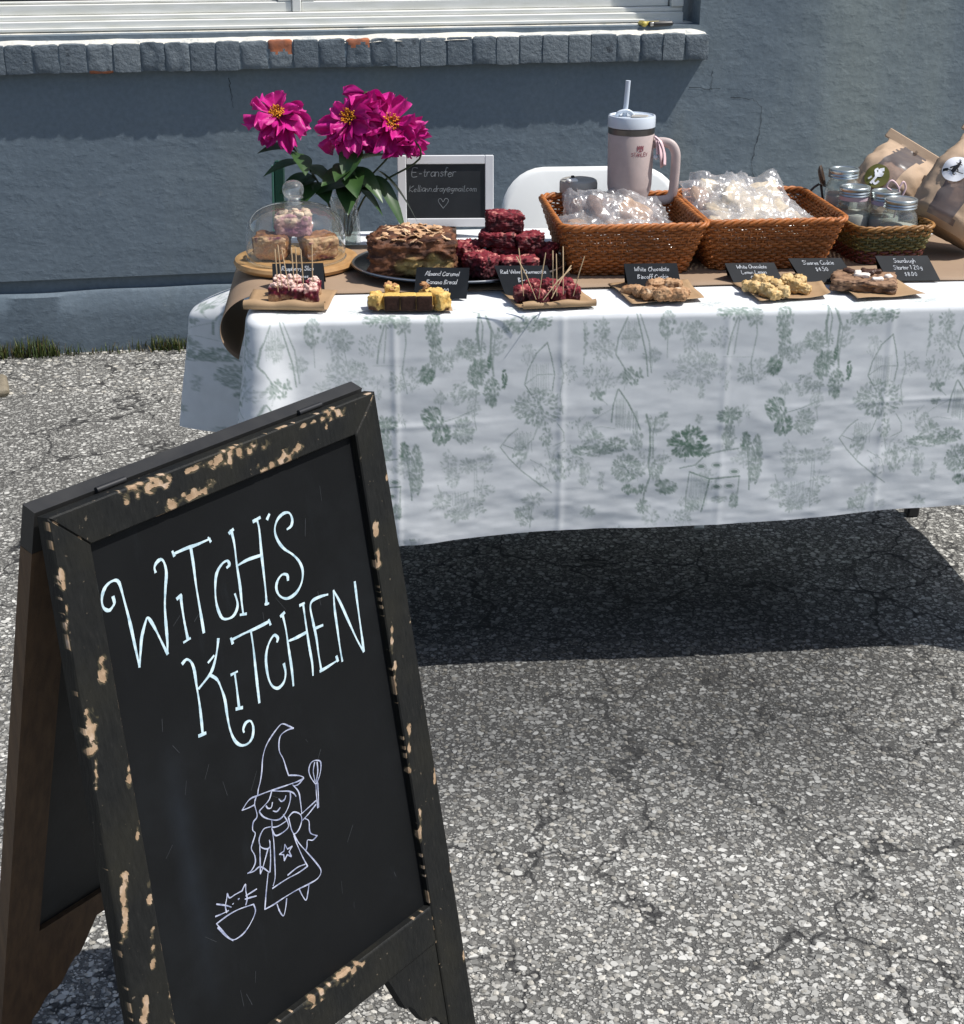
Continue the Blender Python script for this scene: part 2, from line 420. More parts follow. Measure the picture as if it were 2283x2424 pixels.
# ------------------------------------------------------------------ building: painted stucco wall with window
WY = math.radians(10)
bld = thing('building', 'blue grey stucco building with white window and painted brick sill', 'building', (-1.3, 4.8, 0), WY)
def stucco():
    t = NT('stucco'); v = t.coords('Object')
    vs_ = t.coords('Object', (1.0, 1.0, .18))
    big = t.noise(v, 1.1, 5, .6); st = t.noise(vs_, 3.2, 4, .55); fine = t.noise(v, 60, 4)
    c = t.ramp(big, [(.30, (.116, .152, .184)), (.52, (.136, .173, .206)), (.72, (.160, .198, .224))])
    sp = t.n('SeparateXYZ', {0: v})
    right = t.ramp(t.math('ADD', t.math('DIVIDE', sp.outputs[0], 4.0), t.math('MULTIPLY', t.math('SUBTRACT', big, .5), .3)), [(.46, 0), (.60, 1)])
    c = t.mix(t.math('MULTIPLY', right, t.ramp(st, [(.35, .15), (.7, .95)])), c, (.245, .285, .280))
    c = t.mix(t.math('MULTIPLY', t.ramp(st, [(.52, 0), (.8, .55)]), .7), c, (.175, .20, .19))
    rust = t.math('MULTIPLY', t.ramp(t.noise(vs_, 4.2, 3), [(.62, 0), (.78, .5)]), right)
    c = t.mix(rust, c, (.23, .20, .12))
    spots = t.ramp(t.noise(v, 24, 3, .6), [(.70, 0), (.76, .6)])
    c = t.mix(spots, c, (.25, .28, .29))
    c = t.mix(1.0, c, t.ramp(fine, [(.3, .9), (.7, 1.1)]), 'MULTIPLY')
    vb = t.coords('Object', (1, 1, 1.5))
    h = t.math('ADD', t.math('MULTIPLY', t.noise(vb, 5, 7, .6), 1.5), t.math('MULTIPLY', t.ramp(t.noise(vb, 17, 4, .6), [(.50, 0), (.70, 1)]), .16))
    t.bsdf(Base_Color=c, Roughness=.62, Normal=t.bump(h, .34, .014), Specular_IOR_Level=.35)
    return t.m
M['stucco'] = stucco()
OX0, OX1, OZ0, OZ1 = -3.4, 2.055, 1.02, 2.35
w = MB()
def wallpiece(x0, x1, y0, y1, z0, z1): w.box(((x0+x1)/2, (y0+y1)/2, (z0+z1)/2), (x1-x0, y1-y0, z1-z0))
wallpiece(-7, 9, 0, .25, .252, OZ0); wallpiece(-7, OX0, 0, .25, OZ0, 3.4); wallpiece(OX1, 9, 0, .25, OZ0, 3.4)
wallpiece(OX0, OX1, 0, .25, OZ1, 3.4); wallpiece(-7, 9, .022, .25, .20, .252)
w.build('wall', M['stucco'], bld)
pl = MB()      # plinth with a weathered top edge
xs = np.linspace(-7, 9, 401); prof = [(-.004, 0), (-.007, .12), (-.006, .198), (.002, .2085), (.021, .2085)]
V = []; 
for i, x in enumerate(xs):
    e = .004*math.sin(x*7.3)+.003*math.sin(x*17.1+1)
    for (y, z) in prof: V.append((x, y + (e if y < 0 else 0)*.5, z + (e*.5 if z > .19 else 0)))
Fc = [(i*5+k, (i+1)*5+k, (i+1)*5+k+1, i*5+k+1) for i in range(400) for k in range(4)]
pl.add(V, Fc); pl.build('plinth', M['stucco'], bld, 40)
# hairline cracks in the stucco
def crack(pts, wd):
    out = []
    for (a, b) in zip(pts[:-1], pts[1:]):
        for k in range(6):
            f_ = k/6; out.append((a[0]+(b[0]-a[0])*f_ + rng.uniform(-.0035, .0035), a[1]+(b[1]-a[1])*f_ + rng.uniform(-.0035, .0035)))
    out.append(pts[-1])
    m = MB(); m.ribbon([(x, z) for x, z in out], [wd*rng.uniform(.3, 1.2) for _ in out])
    m.v = [(p[0], -.0012, p[1]) for p in m.v]
    m.build('crack', M['crack'], bld)
crack([(2.18, .785), (2.26, .775), (2.295, .745), (2.292, .66), (2.275, .60), (2.272, .53), (2.30, .48)], .0022)
crack([(2.11, .88), (2.107, .83), (2.112, .81)], .0018)
crack([(.50, .885), (.502, .83), (.507, .79)], .002)
crack([(2.03, .815), (2.14, .812)], .002)

# window sill of brick set on edge
sill = MB(); sill.box((-.65, -.013, .953), (5.38, .052, .080)); 
sill = sill.build('window_sill', M['stucco'], bld)
def brickmat():
    t = NT('painted_brick'); v = t.coords('Object'); oi = t.n('ObjectInfo').outputs['Random']
    c = t.ramp(oi, [(0, (.105, .130, .152)), (.5, (.135, .162, .184)), (1, (.175, .203, .222))])
    vv = t.n('VectorMath', {0: v, 1: t.n('CombineXYZ', {0: t.math('MULTIPLY', oi, 40), 1: 0.0, 2: t.math('MULTIPLY', oi, 9)}).outputs[0]}, operation='ADD').outputs[0]
    c = t.mix(t.ramp(t.noise(vv, 45, 5), [(.55, 0), (.75, .7)]), c, (.21, .24, .255))
    c = t.mix(t.ramp(t.noise(vv, 28, 5), [(.63, 0), (.70, .85)]), c, (.055, .066, .078))
    t.bsdf(Base_Color=c, Roughness=.7, Normal=t.bump(t.noise(vv, 75, 6, .65), .8, .007), Specular_IOR_Level=.3)
    return t.m
M['painted_brick'] = brickmat()
def rough_block(sx, sy, sz, seed, chip=None, n=7, bev=.006, amp=.003):
    """brick with worn arrises; chip lists (axis test) areas of bare clay"""
    m = MB()
    for ax in range(3):
        for sg in (-1, 1):
            o = [k for k in range(3) if k != ax]; V = []
            for i in range(n+1):
                for j in range(n+1):
                    p = [0, 0, 0]; p[ax] = sg; p[o[0]] = -1+2*i/n; p[o[1]] = -1+2*j/n; V.append(p)
            V = np.array(V, float); S = np.array([sx/2, sy/2, sz/2]); V = V*S
            inner = np.clip(V, -(S-bev), S-bev); dlt = V-inner; L = np.linalg.norm(dlt, axis=1, keepdims=True)
            V = inner + dlt/np.maximum(L, 1e-9)*np.minimum(L, bev)
            nz = fbm(V*70 + seed*17.3, seed, 3)[:, None]; V = V + V/np.linalg.norm(V, axis=1, keepdims=True)*nz*amp
            Fc = []; 
            for i in range(n):
                for j in range(n):
                    a = i*(n+1)+j; q = (a, a+n+1, a+n+2, a+1); Fc.append(q if (sg > 0) != (ax == 1) else q[::-1])
            o_ = len(m.v); m.v.extend([tuple(p) for p in V])
            for q in Fc:
                c = V[list(q)].mean(0); m.f.append(tuple(k+o_ for k in q))
                m.m.append(1 if (chip and chip(c)) else 0)
    return m
bm_ = []
for k in range(7):
    m = rough_block(.074, .085, .088, k+1, None, 7, .004 + .0015*(k % 3), .0026 + .0014*(k % 3))
    o = m.build('brick', [M['painted_brick'], M['orange_brick']], sill, True); bm_.append(o.data); bpy.data.objects.remove(o)
def chipped(seed, fn):
    m = rough_block(.074, .083, .088, seed, fn, 10, .008, .004); o = m.build('brick', [M['painted_brick'], M['orange_brick']], sill, True)
    d = o.data; bpy.data.objects.remove(o); return d
orange_a = chipped(21, lambda c: c[2] > .008 + .006*math.sin(c[0]*150) and (c[1] < -.0 or c[2] > .03))
orange_b = chipped(22, lambda c: c[2] > .026 + .008*math.sin(c[0]*120) and c[1] < 0)
orange_c = chipped(23, lambda c: c[2] < -.036 and c[1] < -.02)
x = -.66; i = 0
br = random.Random(4)
while x < 2.03:
    wd = br.choice([.076, .08, .083, .087]) if x < 1.93 else .085
    xc = x + wd/2; me = bm_[br.randrange(7)]
    if abs(xc-.66) < .04: me = orange_a
    elif abs(xc-.90) < .04: me = orange_b
    elif abs(xc-.10) < .04: me = orange_c
    o = bpy.data.objects.new('brick', me); COL.objects.link(o); o.parent = sill
    o.location = (xc, -.001 + br.uniform(-.0018, .0012), .954 + br.uniform(-.0018, .0018)); o.scale = ((wd-.0015)/.074, 1, 1 + br.uniform(-.03, .015))
    o.rotation_euler = (br.uniform(-.012, .012), br.uniform(-.015, .015), br.uniform(-.02, .02))
    if xc > 1.98: o.scale.z = .93; o.location.z -= .003
    x += wd
# broken sill top: cream mortar bed sloping up to the frame
def capmat():
    t = NT('sill_mortar'); v = t.coords('Object')
    c = t.ramp(t.noise(v, 14, 5), [(.3, (.52, .53, .51)), (.5, (.66, .64, .58)), (.7, (.70, .66, .55))])
    c = t.mix(t.ramp(t.noise(v, 30, 4), [(.60, 0), (.72, .8)]), c, (.30, .34, .35))
    t.bsdf(Base_Color=c, Roughness=.8, Normal=t.bump(t.noise(v, 60, 5), .6, .006)); return t.m
M['sill_mortar'] = capmat()
nx, ny = 420, 7; xs = np.linspace(-3.3, 2.075, nx); V = []
e1 = noise1(xs*9, 3)*.006 + noise1(xs*31, 4)*.004; e2 = noise1(xs*13, 5)*.003
for i_, x_ in enumerate(xs):
    drop = 0 if x_ < 2.02 else .012*((x_-2.02)/.055)**1.5
    for j in range(ny):
        q = j/(ny-1); V.append((x_, -.038 + e1[i_]*(1-q) + q*.122, .998 + e2[i_]*(1-q) + q*.030 - drop - (.010 if j == 0 else 0)))
cap = MB(); cap.add(V, [tuple(int(z_) for z_ in q[[0, 1, 2, 3]]) for q in grid_quads(nx, ny)]); cap.build('sill_bed', M['sill_mortar'], bld, True)
# sliding window: outer frame, two sashes, glass
win = MB()
def wb(m, x0, x1, y0, y1, z0, z1, bev=.003): m.box(((x0+x1)/2, (y0+y1)/2, (z0+z1)/2), (x1-x0, y1-y0, z1-z0), bev)
wb(win, OX0, 2.02, .070, .15, 1.020, 1.056); wb(win, OX0, 2.02, .082, .15, 1.056, 1.072)
wb(win, 1.978, 2.02, .072, .15, 1.072, 2.34); wb(win, OX0, OX0+.04, .072, .15, 1.072, 2.34); wb(win, OX0+.04, 1.978, .072, .15, 2.30, 2.34)
win = win.build('window', M['vinyl'], bld, 35)
tr_ = MB(); wb(tr_, OX0+.05, 1.97, .060, .0695, 1.026, 1.036, .002); tr_.build('sill_nose', M['vinyl'], win, 35)
for (a, b, y) in ((-1.25, .715, .098), (.745, 1.974, .098)):
    s_ = MB(); wb(s_, a, b, y, y+.035, 1.0725, 1.104); wb(s_, a, a+.045, y, y+.035, 1.1045, 2.28); wb(s_, b-.045, b, y, y+.035, 1.1045, 2.28); wb(s_, a, b, y, y+.035, 2.2805, 2.30)
    wb(s_, a+.045, b-.045, y+.008, y+.03, 1.1045, 1.114)
    s_.build('sash', M['vinyl'], win, 35)
    p_ = MB(); wb(p_, a+.04, b-.04, y+.014, y+.020, 1.09, 2.285, .001); p_.build('pane', M['dark_glass'], win)
mu = MB(); wb(mu, .7155, .7445, .090, .15, 1.0725, 2.30); mu.build('mullion', M['vinyl'], win, 35)

# folded utility tool lying on the sill
uw = bld.matrix_basis
def wall_pt(x, y, z): return Matrix.Translation((-1.3, 4.8, 0)) @ Matrix.Rotation(WY, 4, 'Z') @ Vector((x, y, z))
kn = thing('folding_tool', 'yellow and black folding tool lying on the window sill', 'tool', wall_pt(1.905, .012, 1.0165), WY + math.radians(9))
k_ = MB(); k_.box((0, .018, .008), (.098, .016, .014), .004); k_.build('upper_grip', M['black_plastic'], kn, 40)
k_ = MB(); k_.box((.014, -.014, .0085), (.088, .018, .016), .005); k_.build('lower_grip', M['black_plastic'], kn, 40)
k_ = MB(); k_.box((-.044, .002, .0095), (.020, .046, .017), .006); k_.box((-.012, .0025, .0105), (.06, .012, .012), .004); k_.build('spine', M['yellow'], kn, 40)
k_ = MB(); k_.box((-.022, -.0235, .009), (.012, .0025, .011), .001); k_.build('blade', M['steel'], kn, 40)

# grass and weeds at the wall foot
def tufts():
    P = []; Fq = []; C = []; r = random.Random(9)
    for _ in range(2600):
        x = r.uniform(-.75, 1.2)
        dens = .25 + .75*(x < -.12 or .18 < x < .50 or .6 < x)
        if r.random() > dens: continue
        y = -.012 - abs(r.gauss(0, .018)); hgt = r.uniform(.015, .05)*(1.35 if x < -.15 else 1.0)*(.6+.6*abs(math.sin(x*9)))
        a = r.uniform(0, 6.28); wd = r.uniform(.0012, .0028); le = r.uniform(.0, .03)
        b = len(P); ca, sa = math.cos(a), math.sin(a)
        px, py = x + ca*le*.4, y + sa*le*.4 - .004
        P += [(x-sa*wd, y+ca*wd, 0), (x+sa*wd, y-ca*wd, 0), (px+sa*wd*.7, py-ca*wd*.7, hgt*.6), (px-sa*wd*.7, py+ca*wd*.7, hgt*.6), (x+ca*le, min(y+sa*le, -.006), hgt), (x+ca*le+.0004, min(y+sa*le, -.006), hgt)]
        Fq += [(b, b+1, b+2, b+3), (b+3, b+2, b+5, b+4)]
        k = r.random(); c = (.035+.05*k*k, .055+.035*k, .014) if r.random() > .25 else (.10, .075, .03); C += [c]*6
    P = [tuple(wall_pt(*p)) for p in P]
    o = np_mesh('grass', np.array(P), np.array(Fq), M['grass'], np.array(C), smooth=False)
    tag(o, 'low grass and weeds along the foot of the wall', 'grass', kind='stuff')
tufts()

# ------------------------------------------------------------------ folding table and its cloth
TYAW = math.radians(4.8); TO = Vector((-.425, 2.578, 0)); TL_, TD_, TZ = 1.72, .715, .742
tbl = thing('folding_table', 'long folding table hidden under the printed cloth, black feet', 'table', TO, TYAW)
m = MB(); m.box((TL_/2, TD_/2, TZ-.026), (TL_-.012, TD_-.012, .045), .012); m.build('tabletop', M['white_plastic'], tbl, 40)
for (x, xf) in ((.24, .20), (1.50, 1.57)):
    for y in (.07, TD_-.045):
        yf = y + (.035 if y > .3 else -.02)
        m = MB(); m.tube([(x, y, TZ-.05), (xf, yf, .03)], .0125, 10); lg = m.build('leg', M['steel'] if y < .3 else M['black_plastic'], tbl, 40)
        m = MB(); m.box((xf, yf, .016), (.030, .032, .031), .004); m.build('foot', M['black_plastic'], lg, 40)
    m = MB(); m.tube([(x, .075, .34), (x, TD_-.05, .34)], .009, 8); m.build('cross_bar', M['black_plastic'], tbl, 40)

# --- the printed pattern, drawn as ink on a repeat 653 mm wide (rows run down the drop)
PW, PH = 653, 640
class Ink:
    def __init__(s): s.a = np.zeros((PH, PW), np.float32)
    def blob(s, x, y, lx, ly, ang, k, edge=False):
        r = int(max(lx, ly)+3); x0, y0 = int(round(x)), int(round(y))
        yy, xx = np.mgrid[-r:r+1, -r:r+1]; dx = xx + x0 - x; dy = yy + y0 - y
        c, s_ = math.cos(ang), math.sin(ang); u = (dx*c+dy*s_)/lx; v = (-dx*s_+dy*c)/ly
        q = np.sqrt(u*u+v*v); w = min(lx, ly)
        val = np.clip((1-q)*w+.5, 0, 1)*k
        if edge: val = np.clip(1.0-np.abs(1-q)*w, 0, 1)*k
        R = np.arange(y0-r, y0+r+1); Cc = np.arange(x0-r, x0+r+1) % PW; ok = (R >= 0) & (R < PH)
        sub = s.a[np.ix_(R[ok], Cc)]; s.a[np.ix_(R[ok], Cc)] = np.maximum(sub, val[ok])
    def line(s, pts, w=1.0, k=.7, jit=.6):
        P = [Vector(p) for p in pts]
        for a, b in zip(P[:-1], P[1:]):
            n = max(int((b-a).length/1.2), 1)
            for i in range(n+1):
                p = a + (b-a)*(i/n); s.blob(p.x + rng.uniform(-jit, jit)*.5, p.y + rng.uniform(-jit, jit)*.5, w*rng.uniform(1.05, 1.6), w*rng.uniform(1.05, 1.6), 0, min(1, k*rng.uniform(.8, 1.25)))
    def leaves(s, x, y, rx, ry, n, ln=6.0, k=.7, bias=None):
        for _ in range(int(n*1.5)):
            a = rng.uniform(0, 6.283); q = math.sqrt(rng.random())
            px, py = x+rx*q*math.cos(a), y+ry*q*math.sin(a)
            d = bias if bias is not None else math.atan2(py-y, px-x)
            d += rng.gauss(0, .5); L = ln*rng.uniform(.6, 1.25)
            s.blob(px, py, L/2*1.1, L*rng.uniform(.20, .32), d, min(1, k*rng.uniform(.55, 1.15)))
            if rng.random() < .35: s.blob(px, py, L/2+1, L*.33, d, k*.5, True)
    def hatch(s, x0, y0, x1, y1, n, k=.35):
        for i in range(n):
            f = i/max(n-1, 1); x = x0+(x1-x0)*f + rng.uniform(-1, 1); s.line([(x, y0+rng.uniform(-3, 3)), (x+rng.uniform(-3, 3), y1+rng.uniform(-4, 4))], .5, k)
def cp(*pts): return [((a-300)/2.418, (b-70)/2.19 + 70) for a, b in pts]
def c1(a, b): return cp((a, b))[0]
ink = Ink()
def L(w, k, *pts): ink.line(cp(*pts), w, k)
def Lv(a, b, rx, ry, n, ln=6.0, k=.7, bias=None): ink.leaves(*c1(a, b), rx/2.418, ry/2.19, n, ln, k, bias)
Lv(450, 115, 110, 32, 60, 7, .75, 2.6); Lv(380, 135, 60, 22, 20, 7, .7, 2.4); L(.7, .6, (330, 100), (430, 112), (560, 90)); L(.6, .6, (420, 110), (380, 150)); L(.6, .6, (500, 105), (480, 150))
L(.8, .75, (540, 195), (490, 240), (455, 310), (440, 370), (470, 415), (520, 400)); L(.8, .7, (540, 195), (560, 260), (575, 330), (565, 400)); ink.hatch(*c1(465, 290), *c1(545, 400), 14, .38); L(.7, .6, (440, 370), (500, 330), (570, 330))
Lv(505, 470, 105, 85, 150, 6.5, .62); Lv(420, 470, 40, 40, 40, 5, .6); L(.8, .5, (600, 270), (615, 330), (600, 420), (615, 500)); L(.6, .5, (615, 330), (660, 310), (680, 345)); L(.6, .5, (600, 300), (640, 270)); Lv(630, 330, 45, 45, 26, 4, .5)
L(.8, .6, (410, 560), (370, 590), (330, 640), (370, 690), (430, 750), (500, 800), (570, 850)); L(.7, .6, (345, 630), (420, 660), (480, 610), (500, 560)); ink.hatch(*c1(400, 580), *c1(470, 660), 14, .45); L(.7, .5, (430, 690), (420, 740), (520, 820)); L(.7, .5, (560, 560), (545, 640), (560, 700))
L(.7, .55, (590, 540), (620, 580), (625, 620), (580, 640)); Lv(590, 730, 35, 60, 34, 6, .6, 1.5); Lv(620, 740, 40, 60, 30, 6, .6, 1.4); L(.6, .5, (600, 670), (590, 800)); L(.6, .5, (470, 700), (540, 740), (560, 800)); Lv(540, 600, 30, 40, 22, 6, .6, 1.5)
L(1.4, .6, (265, 80), (290, 140), (285, 230), (300, 330)); L(.9, .5, (275, 90), (305, 170), (295, 300)); Lv(235, 300, 48, 40, 60, 7, .75); Lv(290, 400, 36, 60, 70, 7, .75, 1.4); Lv(348, 345, 9, 36, 16, 7, .95, 1.6)
L(1.0, .6, (900, 95), (860, 180), (850, 250), (900, 320), (955, 380)); L(1.0, .65, (940, 85), (965, 170), (990, 260), (1000, 345)); L(.9, .55, (955, 85), (1000, 200), (1015, 330)); ink.hatch(*c1(885, 120), *c1(945, 220), 14, .4); Lv(790, 230, 60, 50, 60, 5, .5); Lv(915, 190, 40, 50, 60, 5, .5); Lv(930, 340, 45, 40, 34, 7, .7, 1.2); L(.6, .5, (700, 110), (715, 180), (705, 290)); Lv(712, 180, 10, 70, 22, 6, .6, 1.5)
L(.6, .5, (1080, 70), (1085, 270)); Lv(1080, 130, 36, 60, 50, 7, .6, 1.6)
Lv(1215, 165, 42, 45, 70, 5, .55); Lv(1225, 320, 95, 75, 130, 5.5, .42); Lv(1110, 370, 40, 45, 34, 5, .42); Lv(1250, 410, 14, 40, 18, 5, .5); L(.6, .45, (1215, 200), (1235, 300), (1245, 430)); Lv(1150, 280, 40, 20, 18, 5, .4)
Lv(1400, 85, 105, 32, 90, 7, .7); L(1.1, .55, (1395, 110), (1370, 190), (1360, 260)); L(.8, .5, (1405, 110), (1390, 260)); L(.9, .5, (1480, 80), (1490, 180), (1470, 300), (1490, 390)); Lv(1450, 340, 45, 45, 44, 5, .5); Lv(1480, 110, 40, 36, 34, 6, .6); L(.5, .4, (1340, 270), (1470, 275))
Lv(1615, 130, 38, 75, 110, 6, .72, 1.5); Lv(1620, 230, 24, 60, 50, 6, .62, 1.5); Lv(1580, 315, 36, 40, 50, 8, .85, 2.2); Lv(1670, 270, 34, 44, 40, 5.5, .55); L(.7, .6, (1640, 60), (1610, 200), (1575, 330))
L(1.7, .6, (1790, 20), (1815, 60), (1805, 140), (1815, 220)); L(1.0, .55, (1805, 30), (1830, 120), (1822, 240)); Lv(1755, 215, 46, 44, 70, 6, .66); Lv(1800, 320, 36, 60, 80, 6.5, .74, 1.4); Lv(1862, 265, 9, 30, 14, 7, .95, 1.6)
Lv(1600, 500, 48, 50, 60, 8, .8, .9); Lv(1640, 570, 40, 45, 44, 8, .8, 1.9); Lv(1740, 560, 46, 56, 90, 6, .6); Lv(1770, 405, 44, 22, 44, 5, .55); L(.7, .6, (1800, 470), (1720, 500), (1640, 520)); L(.7, .5, (1800, 400), (1790, 500), (1800, 560)); ink.hatch(*c1(1720, 560), *c1(1780, 610), 16, .45)
L(1.0, .65, (865, 400), (845, 470), (840, 540)); L(1.1, .7, (870, 400), (915, 460), (950, 520), (975, 575)); ink.hatch(*c1(855, 440), *c1(900, 560), 16, .4); ink.hatch(*c1(905, 500), *c1(960, 570), 12, .5); L(.6, .45, (845, 480), (770, 520), (700, 570)); L(.6, .4, (690, 580), (790, 560), (860, 570)); Lv(770, 420, 30, 26, 18, 8, .75); L(.6, .5, (790, 440), (820, 465)); Lv(780, 490, 22, 12, 8, 7, .7)
L(1.5, .65, (1000, 510), (1020, 570), (1025, 660), (1020, 730)); L(1.0, .6, (1045, 520), (1035, 600), (1040, 700)); L(.8, .6, (1040, 540), (1075, 510), (1095, 500)); Lv(1080, 512, 22, 14, 12, 6, .7); L(1.3, .6, (1020, 730), (1030, 780), (1005, 860), (1000, 930)); Lv(1000, 920, 26, 30, 30, 6, .7)
Lv(760, 665, 100, 24, 90, 6, .72, 3.0); Lv(860, 640, 60, 30, 60, 6, .75); Lv(960, 620, 30, 50, 46, 6, .6, 1.6)
Lv(915, 745, 66, 60, 170, 5.5, .7); Lv(720, 760, 30, 60, 44, 6, .48, 1.5); Lv(800, 800, 16, 44, 24, 5, .45); Lv(1060, 760, 30, 50, 34, 7, .62, 1.5); Lv(1110, 830, 50, 34, 60, 8, .75, .6); Lv(960, 840, 60, 22, 40, 7, .75, 1.4); L(.8, .6, (1060, 780), (1140, 860))
Lv(1195, 630, 85, 70, 120, 9, .95); Lv(1270, 670, 40, 28, 40, 8, .85); L(.8, .7, (1200, 560), (1190, 720)); Lv(1385, 520, 55, 32, 70, 7, .75); Lv(1390, 610, 30, 60, 60, 6, .6, 1.5); L(.8, .6, (1400, 540), (1390, 660)); Lv(1245, 530, 14, 20, 10, 6, .5)
L(1.0, .65, (1170, 748), (1240, 735), (1290, 690), (1370, 675), (1440, 668)); L(1.1, .75, (1215, 765), (1310, 797), (1450, 788)); L(1.1, .75, (1310, 797), (1295, 880), (1278, 945)); L(.8, .6, (1215, 765), (1205, 860), (1205, 930)); L(.8, .6, (1450, 788), (1445, 870), (1440, 930)); ink.hatch(*c1(1222, 775), *c1(1300, 920), 22, .33)
for (a, b) in ((1268, 742), (1340, 738), (1425, 768), (1345, 832), (1405, 830)): ink.blob(*c1(a, b), 7, 3.6, .05, .8); ink.blob(*c1(a, b), 9.5, 5.6, .05, .5, True)
Lv(1360, 890, 40, 14, 30, 5, .55, 0); Lv(1240, 915, 30, 22, 26, 7, .6, .8); Lv(1425, 715, 26, 12, 20, 4, .4)
L(1.1, .6, (1455, 600), (1480, 660), (1495, 760), (1500, 850)); Lv(1520, 720, 34, 110, 110, 7, .66, 1.4); Lv(1470, 640, 22, 40, 36, 7, .8, 1.2); L(.9, .5, (1440, 860), (1430, 930)); Lv(1430, 900, 20, 34, 30, 6, .7, 1.5)
Lv(1690, 760, 30, 44, 60, 5, .45); Lv(1760, 715, 40, 34, 60, 5, .45); L(.7, .45, (1620, 790), (1640, 860), (1580, 900)); Lv(1640, 860, 44, 40, 60, 5, .5); L(.6, .4, (1790, 700), (1790, 900)); L(.6, .4, (1800, 700), (1802, 900)); ink.hatch(*c1(1690, 830), *c1(1760, 880), 14, .4)
Lv(1710, 930, 60, 30, 50, 6, .5); L(.8, .5, (1700, 850), (1760, 830)); Lv(440, 950, 44, 46, 60, 6, .6, 1.2); L(.8, .6, (480, 905), (470, 1010)); Lv(740, 940, 34, 26, 26, 6, .5); Lv(560, 950, 26, 26, 20, 5, .35)
for (a, b, n_) in ((640, 1080, 40), (900, 1060, 60), (1200, 1090, 50), (1500, 1070, 60), (420, 1120, 40), (1750, 1100, 50), (1050, 1160, 50), (700, 1190, 40), (1350, 1190, 40)): Lv(a, b, 70, 46, n_, 7, .6)
for (a, b, n_) in ((420, -20, 30), (700, -10, 40), (980, -30, 40), (1300, -20, 40), (1650, -30, 40)): Lv(a, b, 70, 36, n_, 6, .5); L(.8, .5, (a-60, b+30), (a, b), (a+70, b-25))
fr_ = random.Random(31)
for k_ in range(44):          # paler undergrowth filling the ground between the motifs
    a_, b_ = fr_.uniform(300, 1880), fr_.uniform(90, 1020)
    Lv(a_, b_, fr_.uniform(28, 60), fr_.uniform(24, 60), fr_.randrange(16, 40), fr_.uniform(4, 7), fr_.uniform(.38, .62), fr_.choice([None, 1.5, 2.4]))
    L(.55, .4, (a_, b_+50), (a_+fr_.uniform(-14, 14), b_), (a_+fr_.uniform(-40, 40), b_-40))
INK = ink.a
grey = fbm(np.stack([np.repeat(np.arange(PH), PW)/60, np.tile(np.arange(PW), PH)/60*1.0, np.zeros(PH*PW)], 1), 5, 3).reshape(PH, PW)
def print_col(u, v):
    """ink colour at u metres along, v metres down from the table edge"""
    x = (u*1000) % PW; y = np.clip(v*1000 + 70, 0, PH-1.01)
    x0 = np.floor(x).astype(int); y0 = np.floor(y).astype(int); fx = x-x0; fy = y-y0; x1 = (x0+1) % PW; x0 %= PW; y1 = np.minimum(y0+1, PH-1)
    k = INK[y0, x0]*(1-fx)*(1-fy)+INK[y0, x1]*fx*(1-fy)+INK[y1, x0]*(1-fx)*fy+INK[y1, x1]*fx*fy
    k = np.clip(k, 0, 1)[:, None]*.95
    base = np.array([.79, .81, .82]); inkc = np.array([.105, .195, .135])
    return base*(1-k) + inkc*k
# --- cloth surface: flat top plus a skirt that turns over the edge and flares at the corners
RC = .03
def perim():
    pts = []   # (x, y, nx, ny, s, corner weight, fine)
    def seg(p0, p1, nrm, n):
        for i in range(n):
            f = i/n; pts.append((p0[0]+(p1[0]-p0[0])*f, p0[1]+(p1[1]-p0[1])*f, nrm[0], nrm[1]))
    def arc(c, a0, a1, n):
        for i in range(n):
            a = a0+(a1-a0)*i/n; pts.append((c[0]+RC*math.cos(a), c[1]+RC*math.sin(a), math.cos(a), math.sin(a)))
    pi = math.pi
    arc((RC, TD_-RC), pi/2, pi, 46)
    seg((0, TD_-RC), (0, RC), (-1, 0), 240)
    arc((RC, RC), pi, 1.5*pi, 46)
    seg((RC, 0), (TL_-RC, 0), (0, -1), 1000)
    arc((TL_-RC, RC), 1.5*pi, 2*pi, 16)
    seg((TL_, RC), (TL_, TD_-RC), (1, 0), 40)
    arc((TL_-RC, TD_-RC), 0, pi/2, 12)
    seg((TL_-RC, TD_), (RC, TD_), (0, 1), 60)
    return np.array(pts)
PP = perim(); NPm = len(PP)
sarc = np.concatenate([[0], np.cumsum(np.hypot(np.diff(PP[:, 0]), np.diff(PP[:, 1])))])
s_front = sarc[46+240+46]       # arc length where the front run begins
ROWS = 236; R0 = .014
X, Y, NX, NY = PP.T
corn = np.zeros(NPm); 
def bumpw(center_s, half): return np.clip(1-np.abs(sarc-center_s)/half, 0, 1)**2*(3-2*np.clip(1-np.abs(sarc-center_s)/half, 0, 1))
s_bl = sarc[23]; s_fl = sarc[46+240+23]
c_bl = bumpw(s_bl, .16); c_fl = bumpw(s_fl, .15); c_r = bumpw(sarc[46+240+46+1000+8], .15)
front = (NY < -.99)
drop = np.where(front,   .452 - .052*np.clip((X-.3)/1.5, 0, 1) , .452) + noise1(sarc*5, 8)*.004 - .012*c_fl
V = np.zeros((NPm, ROWS, 3)); C = np.zeros((NPm, ROWS, 3))
